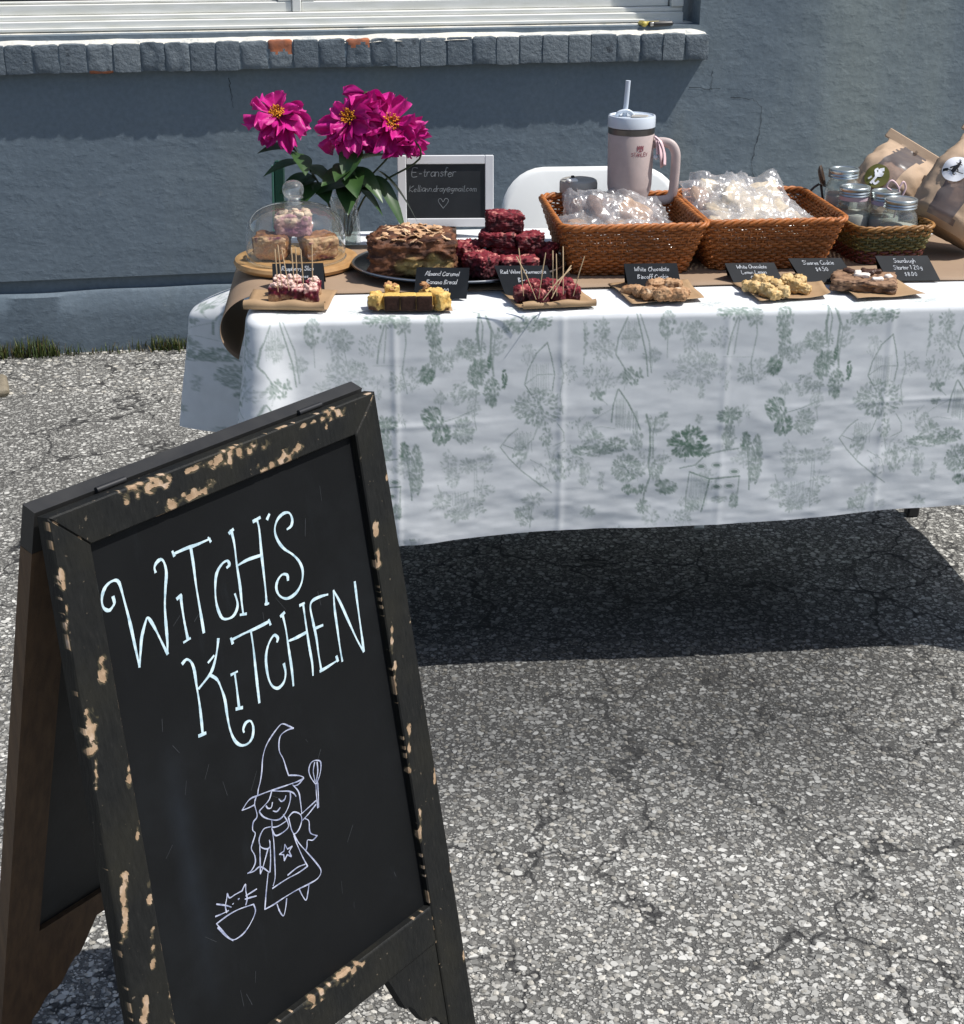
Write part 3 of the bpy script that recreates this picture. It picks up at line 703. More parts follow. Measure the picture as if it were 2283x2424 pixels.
for j in range(ROWS):
    f = (j/(ROWS-1)); s = drop*f
    th = np.minimum(s/R0, math.pi/2); out = R0*np.sin(th) - R0; dn = R0*(1-np.cos(th)) + np.maximum(s - R0*math.pi/2, 0)
    hang = np.clip(s/.44, 0, 1)
    o = out + .014*hang
    o = o + c_bl*.178*(lambda q: q*q*(3-2*q))(np.clip((hang-.20)/.24, 0, 1))*(.9+.1*hang) + c_fl*(.062*hang**.8) + c_r*.07*hang
    fold = np.sin((sarc-s_fl)*58)*.020*c_fl*hang**.7 + np.sin((sarc-s_bl)*34+.8)*.022*c_bl*hang**.8
    side = (NX < -.9)*np.sin((sarc)*23+1.0)*.012*hang
    P3 = np.stack([sarc*5.0, np.full(NPm, f*2.1), np.zeros(NPm)], 1)
    wr = fbm(P3*np.array([1, 1, 1]), 21, 3)*.0065*hang + fbm(P3*np.array([2.2, 5.5, 1]) + 3, 33, 3)*.0026*(.35+hang)*(s > R0) + np.sin(sarc*7.0+f*1.3)*.003*hang + np.exp(-((((sarc+.1) % .31)-.155)/.007)**2)*.0008*(1+noise1(sarc*3, 41)) + np.exp(-((f-.47-.01*np.sin(sarc*2))*.45/.006)**2)*.0006*(1+noise1(sarc*4, 42)) + np.maximum(0, np.sin(sarc*13.1+.6*np.sin(f*2)))**6*.005*hang*np.clip(np.sin(sarc*2.3+.5)+.3, 0, 1)
    o = o + fold + side + wr
    V[:, j, 0] = X + NX*o; V[:, j, 1] = Y + NY*o; V[:, j, 2] = TZ + .003 - dn - (.004*np.sin(sarc*9)*hang)
    C[:, j] = print_col(sarc - s_front + .235, s - .006)
    if j > ROWS-7: C[:, j] = C[:, j]*.5 + np.array([.76, .78, .80])*.5
hem = V[:, -6:, :]
Vs = V.reshape(-1, 3); Cs = C.reshape(-1, 3)
Qs = grid_quads(NPm, ROWS)
wrapq = np.stack([(NPm-1)*ROWS+np.arange(ROWS-1), np.arange(ROWS-1), np.arange(1, ROWS), (NPm-1)*ROWS+np.arange(1, ROWS)], 1)
# top sheet: inset grid, finely drawn along the visible front strip
ys = np.concatenate([np.linspace(R0, .13, 44), np.linspace(.14, TD_-R0, 40)]); xs = np.linspace(R0, TL_-R0, 620)
GX, GY = np.meshgrid(xs, ys, indexing='ij'); gp = np.stack([GX.ravel(), GY.ravel()], 1)
zt_ = TZ + .003 + fbm(np.stack([gp[:, 0]*9, gp[:, 1]*14, gp[:, 0]*0], 1), 3, 3)*.0016 - .0004
Vt = np.stack([gp[:, 0], gp[:, 1], zt_], 1)
edge = np.minimum.reduce([gp[:, 0], TL_-gp[:, 0], gp[:, 1], TD_-gp[:, 1]])
Vt[:, 2] = np.where(edge < R0+.006, TZ + .003, Vt[:, 2])
# keep the square sheet corners inside the rounded ones
for (cx_, cy_) in ((RC, RC), (TL_-RC, RC), (RC, TD_-RC), (TL_-RC, TD_-RC)):
    sx_ = -1 if cx_ < 1 else 1; sy_ = -1 if cy_ < .3 else 1
    dx = (Vt[:, 0]-cx_)*sx_; dy = (Vt[:, 1]-cy_)*sy_; inn = (dx > 0) & (dy > 0); rr = np.hypot(dx, dy); k = np.where(inn & (rr > RC-R0), (RC-R0)/np.maximum(rr, 1e-6), 1)
    Vt[:, 0] = cx_ + (Vt[:, 0]-cx_)*np.where(inn, k, 1); Vt[:, 1] = cy_ + (Vt[:, 1]-cy_)*np.where(inn, k, 1)
Ct = print_col(gp[:, 0] + .235 - RC, -gp[:, 1])
Qt = grid_quads(len(xs), len(ys)) + len(Vs)
VV = np.concatenate([Vs, Vt]); CC = np.concatenate([Cs, Ct]); QQ = np.concatenate([Qs, wrapq, Qt])
cloth = np_mesh('tablecloth', VV, QQ, M['print'], CC, None, True, TO, (0, 0, TYAW))
tag(cloth, 'white tablecloth printed with green woodland toile, draped over the long table', 'tablecloth')

# kraft paper runner that rolls off the left end
PY0, PY1 = .162, .555
prof = []
for x_ in np.linspace(1.69, .045, 60): prof.append((x_, TZ + .0062))
cxr, czr, rr_ = .028, TZ + .0062 - .062, .062
for a in np.linspace(90, 238, 34):
    q = math.radians(a); grow = 1 + .22*((a-90)/148)
    prof.append((cxr + rr_*grow*math.cos(q)*1.18 - .012*((a-90)/148), czr + rr_*grow*math.sin(q)))
ny = 12; V = []
for i_, (x_, z_) in enumerate(prof):
    for j in range(ny):
        q = j/(ny-1); wv = .0010*math.sin(x_*21+q*5) if i_ < 60 else 0
        V.append((x_, PY0 + (PY1-PY0)*q, z_ + wv*.6 + .0004*math.sin(q*9+x_*30)))
V = np.array(V); th = V.copy(); 
Q = grid_quads(len(prof), ny)
paper = np_mesh('paper_runner', V, Q, M['kraft'], None, None, True, TO, (0, 0, TYAW))
sd = paper.modifiers.new('thickness', 'SOLIDIFY'); sd.thickness = .0006
tag(paper, 'brown kraft paper runner on the table, its end curling off the left side', 'paper runner')

# white folding chair tucked in behind the table
ch = thing('folding_chair', 'white plastic folding chair behind the table by the wall', 'chair', (.30, 3.52, 0), math.radians(4))
def rrect(x0, x1, z0, z1, rt, rb, n=8):
    pts = []
    for (cx_, cz_, a0, r) in ((x1-rt, z1-rt, 0, rt), (x0+rt, z1-rt, 90, rt), (x0+rb, z0+rb, 180, rb), (x1-rb, z0+rb, 270, rb)):
        for k in range(n+1):
            a = math.radians(a0+90*k/n); pts.append((cx_+r*math.cos(a), cz_+r*math.sin(a)))
    return pts
def panel_curved(pts, y0, thick, curve, name, mat, parent, tilt=0.0):
    m_ = MB(); n = len(pts); cx_ = sum(p[0] for p in pts)/n; cz_ = sum(p[1] for p in pts)/n; rings = []
    for (yy, sc) in ((0, .0), (0, .5), (0, .93), (.2, .985), (.5, 1.0), (.8, .985), (1, .93), (1, .5), (1, 0)):
        rings.append([(cx_+(p[0]-cx_)*sc, p[1]*0 + cz_+(p[1]-cz_)*sc, yy) for p in pts])
    V = [];
    for rg in rings:
        for (x_, z_, yy) in rg: V.append((x_, y0 + yy*thick + curve*(x_-cx_)**2 + tilt*(z_-cz_), z_))
    Fc = [(i*n+k, i*n+(k+1) % n, (i+1)*n+(k+1) % n, (i+1)*n+k) for i in range(len(rings)-1) for k in range(n)]
    m_.add(V, Fc); return m_.build(name, mat, parent, 50)
panel_curved(rrect(-.235, .225, .50, .80, .11, .03), .24, .022, -.35, 'backrest', M['white_plastic'], ch, .18)
m = MB(); m.box((0, 0, .445), (.41, .40, .028), .012); m.build('seat', M['white_plastic'], ch, 50)
for s in (-1, 1):
    m = MB(); m.tube([(s*.205, .285, .70), (s*.212, .10, .45), (s*.216, -.235, .012)], .0125, 10); m.build('front_leg', M['white_plastic'], ch, 40)
    m = MB(); m.tube([(s*.19, -.12, .43), (s*.19, .02, .33), (s*.19, .26, .012)], .0125, 10); m.build('rear_leg', M['white_plastic'], ch, 40)

# ------------------------------------------------------------------ things on the table
ZC, ZP = TZ + .0035, TZ + .0072       # cloth surface, paper surface
SC = 1/1240.0                          # metres per photograph pixel near the table front

def lumpy(sx, sy, sz, seed, n=9, rnd=.35, amp=.06, freq=3.0, colfn=None, taper=0.0, crumb=0.0, layer=0.0):
    """a soft-edged block with an uneven baked surface; base stands on z = 0"""
    m_ = MB(); S = np.array([sx/2, sy/2, sz/2]); lo = min(S)*rnd*2; lo = min(lo, min(S)*.95); CV = []
    for ax in range(3):
        for sg in (-1, 1):
            o = [k for k in range(3) if k != ax]; V = []
            for i in range(n+1):
                for j in range(n+1):
                    p = [0, 0, 0]; p[ax] = sg; p[o[0]] = -1+2*i/n; p[o[1]] = -1+2*j/n; V.append(p)
            V = np.array(V, float); U = V.copy(); V = V*S
            inner = np.clip(V, -(S-lo), S-lo); dl = V-inner; L_ = np.linalg.norm(dl, axis=1, keepdims=True)
            Vn = inner + dl/np.maximum(L_, 1e-9)*np.minimum(L_, lo)
            dirn = Vn/np.linalg.norm(Vn, axis=1, keepdims=True)
            rel = Vn/max(sx, sy, sz)
            d_ = fbm(rel*freq*2 + seed*7.7, seed, 4)[:, None]*amp*max(sz, min(sx, sy)) + vnoise(rel*freq*7 + seed, seed+9)[:, None]*amp*.35*sz
            if crumb: d_ = d_ + (np.abs(vnoise(Vn*260 + seed, seed+21))*1.2 - .6)[:, None]*crumb + (vnoise(Vn*520 + seed, seed+22))[:, None]*crumb*.5
            if layer: d_ = d_ + vnoise(Vn*np.array([26, 26, 150]) + seed, seed+31)[:, None]*layer
            Vn = Vn + dirn*d_
            Vn[:, 0] *= 1 + taper*(Vn[:, 2]/S[2]); Vn[:, 1] *= 1 + taper*(Vn[:, 2]/S[2])
            Vn[:, 2] = np.maximum(Vn[:, 2] + S[2], 0)
            if colfn is not None: CV.append(colfn(Vn, U, seed))
            Fc = [];
            for i in range(n):
                for j in range(n):
                    a = i*(n+1)+j; q = (a, a+n+1, a+n+2, a+1); Fc.append(q if (sg > 0) != (ax == 1) else q[::-1])
            o_ = len(m_.v); m_.v.extend([tuple(p) for p in Vn]); m_.f.extend([tuple(k+o_ for k in q) for q in Fc]); m_.m.extend([0]*len(Fc))
    if CV: m_.c = [tuple(c) for c in np.concatenate(CV)]
    return m_
def mixc(a, b, k): k = np.clip(k, 0, 1)[:, None]; return np.array(a)*(1-k) + np.array(b)*k
def C(*c): return np.array(c)

# --- sheets of brown paper under the tasters
def sheet(corners, label, curl_front=0.0, curl_side=0.0, seed=1, n=20):
    FL, FR, BR, BL = [at(px, py, ZP + .001) for px, py in corners]
    cen = (FL+FR+BR+BL)/4; V = []
    for i in range(n):
        for j in range(n):
            u, v = i/(n-1), j/(n-1)
            p = (FL*(1-u)+FR*u)*(1-v) + (BL*(1-u)+BR*u)*v - cen
            z = .0012 + .0012*math.sin(u*5+seed) * math.sin(v*4+seed*2)
            if curl_front: k = max(0, .16-v)/.16; z += curl_front*k*k; 
            if curl_side: k = max(0, u-.86)/.14; z += curl_side*k*k
            k = max(0, .07-min(u, v, 1-u, 1-v))/.07; z += .0012*k*(1+math.sin(seed+u*9+v*7))
            V.append((p.x, p.y, z))
    o = np_mesh('paper_sheet', np.array(V), grid_quads(n, n), M['kraft_sheet'], None, None, True, cen)
    md = o.modifiers.new('thickness', 'SOLIDIFY'); md.thickness = .0005
    return tag(o, label, 'paper sheet', 'brown paper sheets under the tasters')
sheet([(577, 731), (775, 734), (800, 688), (600, 688)], 'brown paper sheet with rolled front edge under the raspberry squares', .0, 0, 1)
sheet([(872, 735), (1072, 736), (1062, 708), (878, 700)], 'brown paper sheet under the yellow banana bread cubes', 0, 0, 2)
sheet([(1230, 731), (1413, 723), (1375, 688), (1185, 692)], 'brown paper sheet with turned up edge under the red velvet bites', .0, 0, 3)
sheet([(1497, 719), (1668, 708), (1628, 664), (1440, 672)], 'brown paper sheet under the tan cookie pieces', .0, 0, 4)
sheet([(1800, 714), (1966, 701), (1945, 672), (1730, 666)], 'brown paper sheet under the pale lemon cookie pieces', .0, 0.004, 5)
sheet([(2030, 708), (2192, 699), (2105, 654), (1968, 662)], 'brown paper sheet under the cracked chocolate cookie square', .0, 0, 6)
# rolled lips on two of the sheets belong to those sheets
def lip(idx_name, a, b, r):
    pa, pb = at(*a, ZP + .001), at(*b, ZP + .001); par = [o for o in COL.objects if o.name == idx_name][0]
    m_ = MB(); loc = par.location; n = 14; V = []
    dr = (pb-pa).normalized(); nrm = Vector((-dr.y, dr.x, 0))
    for i in range(n):
        p = pa + (pb-pa)*(i/(n-1)) - loc
        for k in range(10):
            q = math.radians(-90 + 250*k/9); rr = r*(1 + .15*math.sin(i))
            V.append(p + nrm*(rr*math.cos(q)*-1) + Vector((0, 0, rr + rr*math.sin(q))))
    m_.add(V, [(i*10+k, (i+1)*10+k, (i+1)*10+k+1, i*10+k+1) for i in range(n-1) for k in range(9)])
    m_.build('rolled_edge', M['kraft_sheet'], par, True)
lip('paper_sheet', (578, 732), (770, 735), .0085); lip('paper_sheet.002', (1238, 732), (1411, 724), .0065)

# --- tasters
def rasp(V, U, s):
    nz = fbm(V*140, s, 3); z = V[:, 2]/.032
    c = mixc(C(.52, .34, .20), C(.16, .012, .03), (z-.32+nz*.35)*5)
    c = mixc(c, C(.07, .006, .016), (fbm(V*90+5, s+2, 2)-.15)*4*(z < .8))
    return mixc(c, C(.74, .46, .40), (z-.86+fbm(V*160, s+4, 2)*.30)*8)
pxs = [(653, 716), (684, 717), (708, 722), (737, 724), (663, 700), (697, 702), (741, 703)]
for i, (a, b) in enumerate(pxs):
    p = at(a, b, ZP + .002); p.y += .012
    m_ = lumpy(.027, .026, .031+.003*(i % 2), 40+i, 14, .18, .09, 3, rasp, 0, .0016)
    rt = m_.build('raspberry_square', M['food_moist'], None, True, p, (0, 0, rng.uniform(-.3, .3)))
    tag(rt, 'raspberry crumble square, ' + ['leftmost in the front row', 'second from the left in the front row', 'third from the left in the front row', 'rightmost in the front row', 'left end of the back row', 'middle of the back row', 'right end of the back row'][i] + ' on its sheet', 'cake', 'raspberry squares')
    for k in range(9):
        bl = lumpy(.008, .007, .006, 60+k+i*9, 3, .8, .2, 2, lambda V, U, s: np.tile(C(.78, .54, .46)*(.8+.4*random.Random(s).random()), (len(V), 1)))
        bl.build('crumb', M['food'], rt, True, (rng.uniform(-.011, .011), rng.uniform(-.011, .011), .030+.003*(i % 2)), (rng.random(), rng.random(), rng.random()*3))
def banana(V, U, s):
    nz = fbm(V*120, s, 3)
    c = mixc(C(.70, .47, .13), C(.58, .36, .09), .5+nz)
    dark = np.where((U[:, 1] < -.93), 1.0, 0.0)
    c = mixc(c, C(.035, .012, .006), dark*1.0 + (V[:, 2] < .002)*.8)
    return c
for (a, b, w_, nm) in ((928, 738, .031, 0), (966, 738, .031, 1), (1004, 738, .031, 2)):
    p = at(a, b, ZP + .002); p.y += .016
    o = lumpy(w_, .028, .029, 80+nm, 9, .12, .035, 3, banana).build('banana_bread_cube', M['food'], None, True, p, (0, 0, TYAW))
    tag(o, ['left', 'middle', 'right'][nm] + ' one of three dark crusted banana bread cubes in the front row', 'cake', 'front banana bread cubes')
def banana2(V, U, s):
    c = mixc(C(.72, .50, .17), C(.56, .33, .08), .5+fbm(V*120, s, 3)*1.2)
    return mixc(c, C(.10, .035, .012), (fbm(V*60+s, s+3, 2)+.15-V[:, 2]*30)*5)
for i, (a, b) in enumerate(((892, 724), (893, 735), (1048, 735), (1012, 716), (1036, 720), (925, 716))):
    p = at(a, b, ZP + .002); p.y += .008
    o = lumpy(.027, .024, .024 + .004*(i % 3), 90+i, 12, .22, .10, 3, banana2, 0, .0015).build('banana_bread_piece', M['food'], None, True, p, (rng.uniform(-.15, .15), rng.uniform(-.15, .15), rng.uniform(0, 3)))
    tag(o, ['golden banana bread chunk at the rear left corner of its sheet', 'golden banana bread chunk left of the dark crusted row, in front', 'golden banana bread chunk right of the dark crusted row', 'almond topped banana bread chunk behind the right of the row', 'rightmost of the banana bread chunks behind the row', 'almond topped banana bread chunk behind the left of the row'][i], 'cake', 'loose banana bread chunks')
    if i in (3, 5):
        for k in range(5):
            f_ = lumpy(.014, .009, .0025, 120+k+i, 4, .5, .3, 2, lambda V, U, s: mixc(C(.46, .25, .11), C(.24, .1, .04), .5+fbm(V*300, s, 2)))
            f_.build('almond_flake', M['food'], o, True, (rng.uniform(-.012, .012), rng.uniform(-.01, .01), .026+k*.0015), (rng.uniform(-.6, .6), rng.uniform(-.6, .6), rng.random()*3))
def velvet(V, U, s):
    z = V[:, 2]/max(V[:, 2].max(), 1e-6); nz = fbm(V*130, s, 3)
    c = mixc(C(.030, .004, .007), C(.105, .008, .013), .5+nz*1.3)
    c = mixc(c, C(.20, .016, .026), (z-.60+nz*.5)*3)
    return mixc(c, C(.55, .22, .18), (fbm(V*95+3, s+5, 3)-.30+(z-.8)*.5)*5*(z > .6))
for i, (a, b) in enumerate(((1237, 718), (1277, 728), (1317, 722), (1354, 716), (1300, 704), (1340, 701), (1262, 703))):
    p = at(a, b, ZP + .002); p.y += .010
    o = lumpy(.032, .029, .032, 140+i, 16, .34, .14, 3.4, velvet, 0, .0022).build('red_velvet_bite', M['food'], None, True, p, (0, 0, rng.uniform(0, 3)))
    tag(o, ['leftmost red velvet bite in the front row on the paper sheet', 'red velvet bite nearest the sheet edge, second from the left', 'third red velvet bite from the left in the front row', 'rightmost red velvet bite on the paper sheet', 'red velvet bite in the middle of the back row', 'red velvet bite at the right of the back row', 'red velvet bite at the left of the back row'][i], 'cake', 'red velvet bites on the sheet')
def cookie(V, U, s):
    z = V[:, 2]/max(V[:, 2].max(), 1e-6)
    c = mixc(C(.34, .18, .085), C(.46, .28, .15), .5+fbm(V*110, s, 3)*1.3)
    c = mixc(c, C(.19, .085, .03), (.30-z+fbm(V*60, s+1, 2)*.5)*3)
    return mixc(c, C(.70, .56, .40), (fbm(V*70+9, s+4, 2)-.42)*9)
for i, (a, b, w_, d_, h_, rz) in enumerate(((1497, 698, .036, .022, .016, -.5), (1515, 706, .026, .026, .020, .3), (1540, 712, .030, .034, .024, .2), (1572, 716, .034, .036, .026, .15), (1606, 715, .040, .032, .024, -.3), (1553, 694, .038, .026, .026, .4), (1592, 694, .038, .024, .026, -.2), (1620, 706, .026, .024, .018, .6))):
    p = at(a, b, ZP + .002); p.y += .010
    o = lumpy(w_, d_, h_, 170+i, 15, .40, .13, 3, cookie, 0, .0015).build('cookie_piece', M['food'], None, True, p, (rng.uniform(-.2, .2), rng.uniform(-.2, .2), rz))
    tag(o, ['leftmost tan cookie piece, long and narrow', 'small tan cookie piece second from the left', 'tan cookie piece left of the middle in the front row', 'tan cookie piece at the middle of the front row', 'widest tan cookie piece at the right of the front row', 'tan cookie piece at the left of the back row', 'tan cookie piece at the right of the back row', 'rightmost small tan cookie piece on the sheet'][i], 'cookie', 'tan cookie pieces')
def lemon(V, U, s):
    z = V[:, 2]/max(V[:, 2].max(), 1e-6)
    c = mixc(C(.50, .32, .12), C(.66, .48, .24), .5+fbm(V*130, s, 3)*1.4)
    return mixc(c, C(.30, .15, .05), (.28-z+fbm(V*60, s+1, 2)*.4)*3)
for i, (a, b) in enumerate(((1772, 700), (1790, 706), (1812, 715), (1832, 718), (1858, 716), (1882, 704), (1902, 706), (1836, 700), (1858, 696), (1868, 684), (1892, 690), (1800, 694), (1822, 690))):
    p = at(a, b-9, ZP + .002); p.y += .008
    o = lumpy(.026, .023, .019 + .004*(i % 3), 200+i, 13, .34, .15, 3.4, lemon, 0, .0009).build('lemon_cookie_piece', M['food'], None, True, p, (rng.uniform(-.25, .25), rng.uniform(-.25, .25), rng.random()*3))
    tag(o, 'pale golden lemon cookie piece heaped on the sheet below the second basket', 'cookie', 'lemon cookie pieces')
def smore(V, U, s):
    z = V[:, 2]; nz = fbm(V*np.array([55, 55, 90])+2, s, 4)
    c = mixc(C(.24, .135, .075), C(.33, .20, .12), .5+fbm(V*160, s+7, 3))
    top = (z > .012)
    crackk = np.exp(-(nz/.06)**2)
    c = mixc(c, C(.045, .02, .012), crackk*top*1.2 + (nz < -.35)*.8)
    return mixc(c, C(.055, .028, .018), (~top)*(.4+fbm(V*80, s, 2)))
p = at(2058, 693, ZP + .002); p.y += .045
sm = lumpy(.118, .098, .021, 260, 34, .30, .12, 4.5, smore, 0, .0015).build('chocolate_cookie_square', M['food'], None, True, p, (0, 0, math.radians(-14)))
tag(sm, 'cracked chocolate cookie square with melted marshmallow centre', 'cookie')
mk = lambda V, U, s: np.tile(C(.82, .74, .66), (len(V), 1))
dk = lambda V, U, s: mixc(C(.05, .022, .014), C(.09, .045, .028), .5+fbm(V*200, s, 2))
for (x_, y_, sx_, sy_, cf, nm, z_) in ((-.005, .005, .030, .024, mk, 'marshmallow', .019), (.024, -.024, .024, .010, mk, 'marshmallow', .018), (.005, .012, .026, .020, dk, 'chocolate_chunk', .0225), (.044, .004, .016, .012, mk, 'marshmallow', .017), (-.03, .026, .022, .014, dk, 'chocolate_chunk', .019), (.022, .034, .02, .012, dk, 'chocolate_chunk', .019)):
    lumpy(sx_, sy_, .009, int(300+x_*1000), 7, .6, .2, 3, cf).build(nm, M['food_moist'], sm, True, (x_, y_, z_), (.1, .05, x_*20))

# wooden picks
def pick(a, b, top, base_z, label, group, dy=0.0):
    """pick from a taster's top (pixel a) to its upper end (pixel b); both on one depth"""
    p = at(*a, base_z); 
    d_px = Vector(((b[0]-a[0]), (a[1]-b[1])))
    dz = d_px.y*SC*1.02; dx = d_px.x*SC
    m_ = MB(); pts = [(0, 0, -.010), (dx*.5, dy*.5, dz*.5), (dx*.97, dy, dz*.97), (dx, dy, dz)]
    m_.tube(pts, [.0007, .0011, .0011, .0004], 6); o = m_.build('wooden_pick', M['pick_wood'], None, 40, p)
    tag(o, label, 'pick', group)
zr = ZP + .036
ORD = ['leftmost', 'second from the left', 'third from the left', 'fourth from the left', 'fifth from the left', 'sixth from the left', 'seventh from the left', 'eighth from the left', 'ninth from the left']
for k_, (a, b) in enumerate((((658, 678), (656, 592)), ((668, 674), (663, 582)), ((684, 676), (672, 594)), ((697, 672), (694, 588)), ((704, 668), (704, 587)), ((719, 674), (716, 592)), ((740, 668), (743, 581)))):
    pick(a, b, None, zr, 'upright wooden pick in the raspberry squares, %s by its tip' % ORD[k_], 'picks in the raspberry squares')
for k_, (a, b, dy) in enumerate((((1240, 688), (1228, 592), 0), ((1270, 696), (1224, 610), -.005), ((1276, 694), (1290, 603), 0), ((1310, 688), (1308, 600), .01), ((1319, 688), (1316, 606), .005), ((1334, 684), (1332, 590), .01), ((1358, 688), (1381, 610), 0), ((1286, 698), (1350, 644), .02), ((1306, 694), (1352, 640), .03))):
    pick(a, b, None, zr, 'wooden pick in the red velvet bites, %s by its tip' % ORD[[1, 0, 2, 3, 4, 5, 8, 6, 7][k_]], 'picks in the red velvet bites', dy)

# --- hand lettering: a small single-line hand
FONT = {
 'A': '0,0 2,6 4,0|1,2 3,2', 'B': '0,0 0,6|0,6 3,5.4 0,3.2 3.4,1.6 0,0', 'C': '4,5 2.4,6 .4,3.6 .8,.8 2.6,0 4,1', 'E': '3.4,6 0,6 0,0 3.6,0|0,3 2.6,3', 'K': '0,0 0,6|3.6,6 0,2.6 3.8,0', 'L': '0,6 0,0 3.4,0', 'R': '0,0 0,6 3,5.4 3,3.8 0,3 3.6,0', 'S': '3.6,5.2 2,6 .4,4.8 3.4,2 2,0 .2,.8', 'T': '0,6 4,6|2,6 2,0', 'V': '0,6 2,0 4,6', 'W': '0,6 1,0 2.4,4 3.6,0 5,6', 'Y': '0,6 2,3 4,6|2,3 2,0', 'N': '0,0 0,6 4,0 4,6', 'M': '0,0 .4,6 2,2 3.6,6 4,0',
 'a': '2.6,3 .8,3 0,1.4 1,0 2.6,1.2 2.6,3 2.8,0', 'b': '0,6 0,0 2.2,.4 2.4,2.4 0,2.6', 'c': '2.4,2.6 1,3 0,1.4 1,0 2.4,.6', 'd': '2.6,6 2.6,0|2.6,2.6 .6,2.8 0,1 1.4,0 2.6,1', 'e': '0,1.6 2.4,2 1.4,3 0,1.6 1,0 2.4,.6', 'f': '2.2,5.6 1.2,6 .8,3 .8,0|0,3 2,3', 'g': '2.4,3 .6,2.8 0,1.2 1.6,.4 2.4,2 2.4,-1.6 .6,-2 ', 'h': '0,6 0,0|0,2 1.4,3 2.4,2 2.4,0', 'i': '.4,3 .5,0|.4,4.4 .5,4.7', 'k': '0,6 0,0|2.2,3 0,1.4 2.4,0', 'l': '.4,6 .4,.4 1,0', 'm': '0,3 0,0|0,2.2 1,3 1.6,2 1.6,0|1.6,2.2 2.6,3 3.2,2 3.2,0', 'n': '0,3 0,0|0,2.2 1.2,3 2.2,2 2.2,0', 'o': '1.2,3 0,1.6 1.2,0 2.4,1.4 1.2,3', 'p': '0,3 0,-2|0,2.6 2,2.8 2.2,.6 0,.4', 'r': '0,3 0,0|0,2 1,3 2,2.8', 's': '2,2.6 .8,3 .2,2.2 2,1 1,0 0,.4', 't': '.8,5 .8,.4 1.8,0|0,3 1.8,3', 'u': '0,3 .2,.6 1.2,0 2.2,1 2.2,3 2.4,0', 'v': '0,3 1,0 2.2,3', 'w': '0,3 .8,0 1.6,2.4 2.4,0 3.2,3', 'x': '0,3 2.2,0|2.2,3 0,0', 'y': '0,3 1.1,.6|2.4,3 .6,-2', 'z': '0,3 2,3 0,0 2.2,0',
 '0': '1.4,6 0,3.6 .6,.4 2,.2 2.8,3 1.4,6', '1': '.2,5 1.2,6 1.2,0', '2': '0,5 1.4,6 2.6,4.6 0,0 3,0', '4': '2,0 2,6 0,2 3,2', '8': '1.4,3.2 .2,4.6 1.4,6 2.6,4.6 1.4,3.2 0,1.4 1.4,0 2.8,1.4 1.4,3.2', '3': '0,5.6 1.6,6 2.4,4.6 1,3.2 2.6,1.6 1.2,0 0,.6', '5': '2.6,6 .4,6 .2,3.6 2.2,3.4 2.4,1 .2,0',
 '$': '2.6,5 1,5.4 .4,4 2.4,2.2 1.6,.8 0,1.2|1.4,6.4 1.4,-.4', '.': '.3,0 .5,.2', "'": '.4,6 .2,5', '-': '.2,2 2,2', '@': '2.6,1.6 1.4,2.6 1,1.2 2.6,1.2 3.4,2.6 1.8,4 0,2 1.4,-.4 3.2,0', ' ': ''}
ADV = {'m': 4.2, 'w': 4.0, 'W': 6, 'i': 1.4, 'l': 1.6, '.': 1.2, "'": 1.2, 't': 2.4, 'f': 2.6, 's': 2.8, 'r': 2.6, '@': 4.4, ' ': 2.2}
def write(m_, text, x, y, h, wd, seed=0, slant=.18, center=True, z=0.0, fn=None):
    r = random.Random(seed); k = h/6.0
    width = sum(ADV.get(c, 3.4 if c.islower() or c in '.-' else 4.6) for c in text)*k
    if center: x -= width/2
    for c in text:
        jx, jy, js = r.uniform(-.15, .15), r.uniform(-.3, .3), r.uniform(.92, 1.08)
        for st in FONT.get(c, '').split('|'):
            pts = [tuple(map(float, q.split(','))) for q in st.split()]
            pts = [(x + (a*js + jx + slant*b)*k, y + (b*js + jy)*k) for a, b in pts]
            if len(pts) > 1:
                pts = spline(pts, 3) if len(pts) > 2 else pts
                if fn: pts = [fn(p) for p in pts]
                m_.ribbon(pts, wd, z)
        x += ADV.get(c, 3.4 if c.islower() or c in '.-' else 4.6)*k
    return m_
def spline(pts, n=5):
    P = [np.array(p, float) for p in pts]; out = []
    for i in range(len(P)-1):
        p0 = P[max(i-1, 0)]; p1 = P[i]; p2 = P[i+1]; p3 = P[min(i+2, len(P)-1)]
        for j in range(n):
            t = j/n; out.append(tuple(.5*((2*p1)+(-p0+p2)*t+(2*p0-5*p1+4*p2-p3)*t*t+(-p0+3*p1-3*p2+p3)*t**3)))
    out.append(tuple(P[-1])); return out

